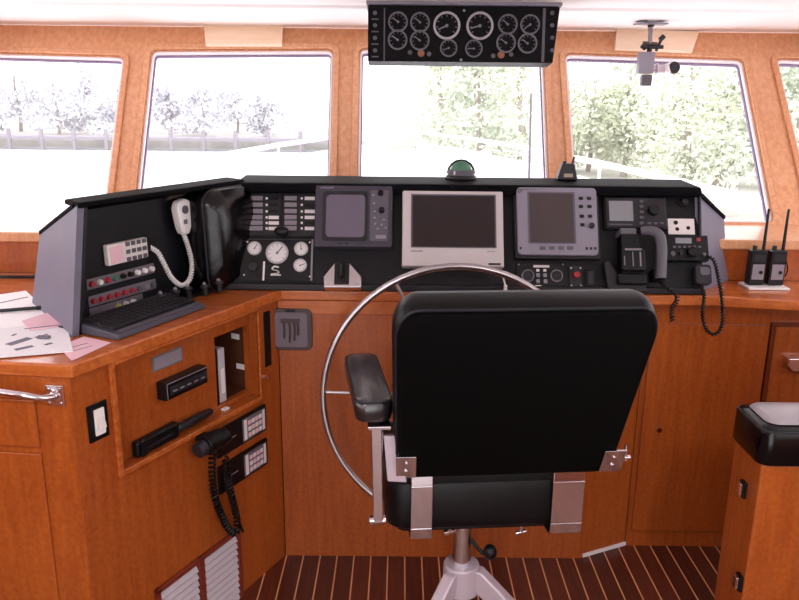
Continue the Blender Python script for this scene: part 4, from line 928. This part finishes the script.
for i in range(4):
    for x in (375, 552): I.knob('indicator', 'mgrey', x, 13+i*12.5, .0075, .0005, .005)
    I.box('indicator_label', 'mgrey', 371.5, 18.5+i*12.5, 378.5, 19.8+i*12.5, .0005, .0015, bevel=0)
for x, y in ((464, 10.5), (461, 60)): I.knob('screw', 'grey_l', x, y, .005, .0005, .004)
for sx in (-.25, .25):
    MB().box(sx-.02, sx+.02, y1+.0225, y1+.06, -.08, -.03).build('hanger', 'bezel', I.root)

# ------------------------------------------------------------ ceiling camera on its clamp
cy = 3.1
for k_ in range(40):
    yq_ = 3.0+k_*.01; zq_ = zc+(wt.z-zc)*(yq_-3.0)/(wt.y+.03-3.0)
    if aty(651, 21, yq_).z >= zq_: cy = yq_; break
def cp(x, y): return aty(x, y, cy)
o_ = cp(651, 20); r = empty('clamp_camera', Matrix.Translation((o_.x, cy, o_.z-.0)), 'small grey camera with round black lens on a clamp bracket hanging from the ceiling', 'camera')
ri = r.matrix_world.inverted()
def q_(x, y, dy=0): p = cp(x, y); return ri @ V3((p.x, p.y+dy, p.z))
b0 = q_(651, 24)
MB().box(-.062, .062, -.03, .03, -.018, -.012).box(-.02, .02, -.02, .02, -.012, .004).build('ceiling_plate', 'bezel', r, .001)
MB().cyl((0, 0, -.018), q_(650, 43), .009, .008, 12).build('stem', 'bezel', r); MB().cyl(q_(651, 21), q_(651, 27), .013).build('black_collar', 'dgrey', r)
MB().cyl(q_(643, 43), q_(657, 44), .007).build('cross_pin', 'vent', r)
MB().cyl(q_(645, 47), q_(663, 47), .008).cyl(q_(642, 45), q_(646, 48), .012).build('swivel', 'dgrey', r)
MB().cyl(q_(656, 51), q_(662, 38), .006).cyl(q_(660, 40), q_(664, 36), .010).build('wing_lever', 'dgrey', r)
MB().cyl(q_(650, 48), q_(649, 52), .010).build('joint', 'dgrey', r)
a, b = q_(639, 52), q_(652, 74)
MB().box(a.x, b.x, -.022, .022, b.z, a.z).build('body', 'bezel', r, .004)
a, b = q_(641.5, 74.5), q_(650.5, 86)
MB().box(a.x, b.x, -.016, .016, b.z, a.z).build('lower_grip', 'mgrey', r, .004)
MB().cyl(q_(652.5, 69), q_(664, 69), .014, .018).ring(q_(656, 69), (1, 0, 0), .012, .022, .006).build('lens_barrel', 'alu', r)
l0 = q_(671, 68, -.035); l1 = q_(668, 69, .02)
MB().cyl(l0, l1, .028, .022, 24).build('lens_housing', 'whitetrim', r, .003); MB().cyl(l0+V3((0, -.004, 0)), l0+V3((0, .001, 0)), .0235, .0235, 24).build('lens', 'dgrey', r)

# ------------------------------------------------------------ outside: foredeck, water, shore, trees
MB().box(-160, 160, 8, 200, -2.56, -2.5).build('water', 'water', kind='structure')
def lam(t): return 3.6*(1-t**1.7)*.9
edge = [(2.6, 4.0), (2.45, 6), (2.15, 8.5), (1.7, 11), (1.1, 13.3), (.35, 15.2)]
pl = [(x, y) for x, y in edge]+[(-x, y) for x, y in edge[::-1]]
pl = [(-2.6, 3.75), (2.6, 3.75)]+pl
fd = empty('foredeck', Matrix.Translation((0, 6, 0)), kind='structure'); fi = fd.matrix_world.inverted()
inw(MB().prism([(x, y, .45) for x, y in [(2.6, 3.5)]+edge+[(-x, y) for x, y in edge[::-1]]+[(-2.6, 3.5)]], (0, 0, .12)), 'deck', 'deck', fd, fi, smooth=False)
for s_ in (1, -1):
    mb = MB()
    for (x, y), (x2, y2) in zip([(2.6, 3.5)]+edge, edge): mb.hexa([(s_*x, y, .575), (s_*(x+.07), y, .575), (s_*(x2+.07), y2, .575), (s_*x2, y2, .575), (s_*x, y, .70), (s_*(x+.07), y, .70), (s_*(x2+.07), y2, .70), (s_*x2, y2, .70)])
    inw(mb, 'bulwark', 'deck', fd, fi, smooth=False)
    rl = [(s_*(x+.035), y, .90) for x, y in [(2.6, 3.5)]+edge]; inw(MB().tube(rl, .032, 8), 'rail', 'deck', fd, fi)
    mb = MB()
    for x, y in edge: mb.cyl((s_*(x+.035), y, .701), (s_*(x+.035), y, .9), .016, .016, 8)
    inw(mb, 'stanchions', 'deck', fd, fi)
fd.name = 'trim_5'
r = empty('flagstaff', Matrix.Translation((aty(531, 170, 6).x, 6, .572)), 'thin dark pole standing on the white foredeck outside the middle window', 'pole')
MB().cyl((0, 0, 0), (-.03, 0, 1.05), .012, .008, 10).build('pole', 'mgrey', r); MB().cyl((0, 0, 0), (0, 0, .03), .03, .02).build('socket', 'mgrey', r)

SH = -1.7
MB().prism([(-150, 59, -2.499), (150, 59, -2.499), (150, 150, -2.499), (-150, 150, -2.499)], (0, 0, .7)).build('floor_shore', 'shore', kind='structure', smooth=False)
bpy.data.objects['floor_shore'].name = 'trim_6'
MB().prism([(3, 20, -2.499), (30, 14, -2.499), (60, 14, -2.499), (60, 65, -2.499), (14, 65, -2.499), (-3, 34, -2.499)], (0, 0, 1.3)).build('trim_7', 'shore', kind='structure', smooth=False)

def tree(name, x, y, z0, h, w, mt, label, n, leaf, kind='round', group=None):
    r = empty(name, Matrix.Translation((x, y, z0)), label, 'tree', group)
    MB().tube(bez([(0, 0, 0), (.02*w, 0, h*.25), (-.02*w, 0, h*.55), (0, 0, h*.85)], 4), [h*.03*(1-.055*i) for i in range(13)], 8).build('trunk', 'bark', r)
    mb = MB(); bl = [(random.uniform(-.36, .36)*w, random.uniform(-.25, .25)*w, random.uniform(.12, .84)*h, random.uniform(.16, .28)*w) for _ in range(20)]
    for i in range(n):
        if kind == 'cone':
            t = random.random()**1.3; zz_ = h*(.06+.94*t); rr = w*.55*(1-t)**.8*random.uniform(.35, 1)*(0.75+.25*math.sin(t*40)); a = random.uniform(0, 6.283); c = V3((rr*math.cos(a), rr*math.sin(a), zz_))
        else:
            b = random.choice(bl); d = V3([random.gauss(0, 1) for _ in range(3)]).normalized()*b[3]*random.uniform(.5, 1); c = V3(b[:3])+V3((d.x, d.y, d.z*.8))
            c.z = max(c.z, .06*h)
        a = V3([random.gauss(0, 1) for _ in range(3)]).normalized(); b_ = a.orthogonal().normalized(); s1 = leaf*random.uniform(.6, 1.3)
        a = a*s1; b_ = b_*s1*.6
        vs = [mb.bm.verts.new(c+p) for p in (-a, b_*.9, a, -b_)]; mb.bm.faces.new(vs)
    me = bpy.data.meshes.new('foliage'); mb.bm.to_mesh(me); mb.bm.free(); me.materials.append(M[mt]); o = bpy.data.objects.new('foliage', me); COL.objects.link(o); o.parent = r
    return r
def TX(px, Y): return aty(px, 140, Y).x
far = [(-6, 6.0, 'leftmost grey tree on the far shore seen through the left window'), (22, 6.6, 'tall grey tree left of the broad dark one on the far shore'), (60, 6.2, 'broad bushy tree in the middle of the left window'), (92, 6.4, 'bushy tree beside the left window post on the far shore'),
       (122, 5.2, 'small tree on the far shore behind the left window post'), (172, 4.9, 'low pale tree at the left edge of the second window'), (205, 5.4, 'pale rounded tree on the far shore in the second window'), (238, 5.0, 'pale tree right of the rounded one in the second window'), (266, 4.2, 'rightmost low tree on the far shore in the second window')]
for i, (px_, h, lab) in enumerate(far):
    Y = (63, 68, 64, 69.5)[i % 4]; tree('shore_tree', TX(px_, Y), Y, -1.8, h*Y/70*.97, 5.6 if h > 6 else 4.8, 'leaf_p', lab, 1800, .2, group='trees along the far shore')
mid = [(440, 35, 6.4, 4.6, 'leaf_m', 'cone', 'pale conifer at the left of the middle window tree group'), (478, 23, 5.7, 5.0, 'leaf_d', 'cone', 'large grey-green conifer in the middle window'), (520, 29, 5.4, 4.8, 'leaf_m', 'round', 'leafy tree right of the large conifer in the middle window')]
for px_, Y, h, w, mt, kd_, lab in mid: tree('shore_conifer' if kd_ == 'cone' else 'shore_tree', TX(px_, Y), Y, -1.2, h, w, mt, lab, 5000, .10, kd_)
rt = [(590, 30, 3.2, 3.4, 'leaf_m', 'low leafy tree in front of the boat shed roof'), (626, 21, 3.0, 3.0, 'leaf_m', 'low leafy tree below the hanging camera'), (655, 20, 4.2, 3.4, 'leaf_d', 'dark leafy tree behind the hanging camera'), (688, 19, 4.0, 3.2, 'leaf_m', 'leafy tree right of the hanging camera'), (722, 19, 4.1, 3.2, 'leaf_d', 'dark leafy tree at the right edge of the fourth window'), (760, 19, 4.0, 3.2, 'leaf_m', 'leafy tree behind the right window post'), (800, 18, 4.2, 3.2, 'leaf_d', 'leafy tree in the rightmost window'), (840, 18, 4.2, 3.2, 'leaf_m', 'leafy tree beyond the right edge of the rightmost window')]
for i, (px_, Y, h, w, mt, lab) in enumerate(rt):
    k = (1., 1.35, 1.7)[i % 3]; tree('leafy_tree', TX(px_, Y*k), Y*k, -1.2, (h+.3)*(1+(k-1)*.9), w*k, mt, lab, 4200, .085*k)
# dock along the far shore
r = empty('long_dock', Matrix.Translation((-22, 57.5, -2.5)), 'long grey dock at the foot of the far shore trees', 'dock')
MB().box(-14, 18, -1, 1, .75, .95).build('deck', 'dock', r)
for i in range(14): MB().cyl((-13.5+i*2.35, -.9, .001), (-13.5+i*2.35, -.9, 1.5), .16, .16, 8).build('piling', 'dock', r)
# boat shed
sx_ = TX(603, 41); r = empty('boat_shed', Matrix.Translation((sx_, 41, -1.199)), 'open boat shed with grey roof and posts beyond the fourth window', 'shed')
MB().prism([(-3.2, 0, 2.75), (3.2, 0, 3.1), (2.9, 0, 4.1), (-1.4, 0, 3.6)], (0, 3, 0)).build('roof', 'roof', r)
for x in (-2.9, -1.6, -.3, 1.0, 2.3): MB().cyl((x, .2, 0), (x, .2, 2.745), .09, .09, 8).build('post', 'dock', r)
# pale moored boat
sx_ = TX(522, 17.5); r = empty('moored_boat', Matrix.Translation((sx_, 17.5, -2.49)), 'pale pink moored boat with low cabin outside the middle window', 'boat')
MB().prism([(-1.2, 0, .0), (1.0, 0, .0), (1.3, 0, 1.6), (-1.4, 0, 1.6)], (0, 2.2, 0)).build('hull', 'pinkb', r, .05)
MB().prism([(-.9, .3, 1.6), (.8, .3, 1.6), (.65, .3, 2.35), (-.6, .3, 2.35)], (0, 1.5, 0)).build('cabin', 'pinkb', r, .03); MB().box(-.5, .55, .285, .299, 1.85, 2.2).build('cabin_window', 'bezel', r)
MB().tube([(-1.35, .05, 1.95), (1.25, .05, 1.95)], .03, 6).build('rail', 'mgrey', r)

# ------------------------------------------------------------ light
w = bpy.data.worlds.new('world'); sc.world = w; w.use_nodes = True
bg = w.node_tree.nodes['Background']; bg.inputs[0].default_value = (1, .975, 1, 1); bg.inputs[1].default_value = 3.0
# unseen ceiling lamps, added to brighten the cabin
for x, y, lab in ((-.7, .3, 'added unseen ceiling fill lamp behind the viewer on the left'), (.75, .3, 'added unseen ceiling fill lamp behind the viewer on the right')):
    r = empty('added_fill_lamp', Matrix.Translation((x, y, zc-.001)), lab, 'lamp', 'added ceiling fill lamps')
    MB().cyl((0, 0, -.02), (0, 0, 0), .09, .1, 24).build('housing', 'white_p', r)
    M.setdefault('glow', mat('fill_lamp_glow', '#fff2e6', .5, emit=('#fff2e6', 6)))
    MB().cyl((0, 0, -.026), (0, 0, -.0205), .08, .085, 24).build('diffuser', 'glow', r)
    ld = bpy.data.lights.new('fill_light', 'AREA'); ld.shape = 'DISK'; ld.size = .16; ld.energy = 9; ld.color = (1, .95, .9)
    lo = bpy.data.objects.new('fill_light', ld); COL.objects.link(lo); lo.location = (0, 0, -.03); lo.parent = r

sc.view_settings.view_transform = 'Standard'; sc.view_settings.look = 'None'; sc.view_settings.gamma = 1; sc.view_settings.exposure = .15
sc.view_settings.use_curve_mapping = False
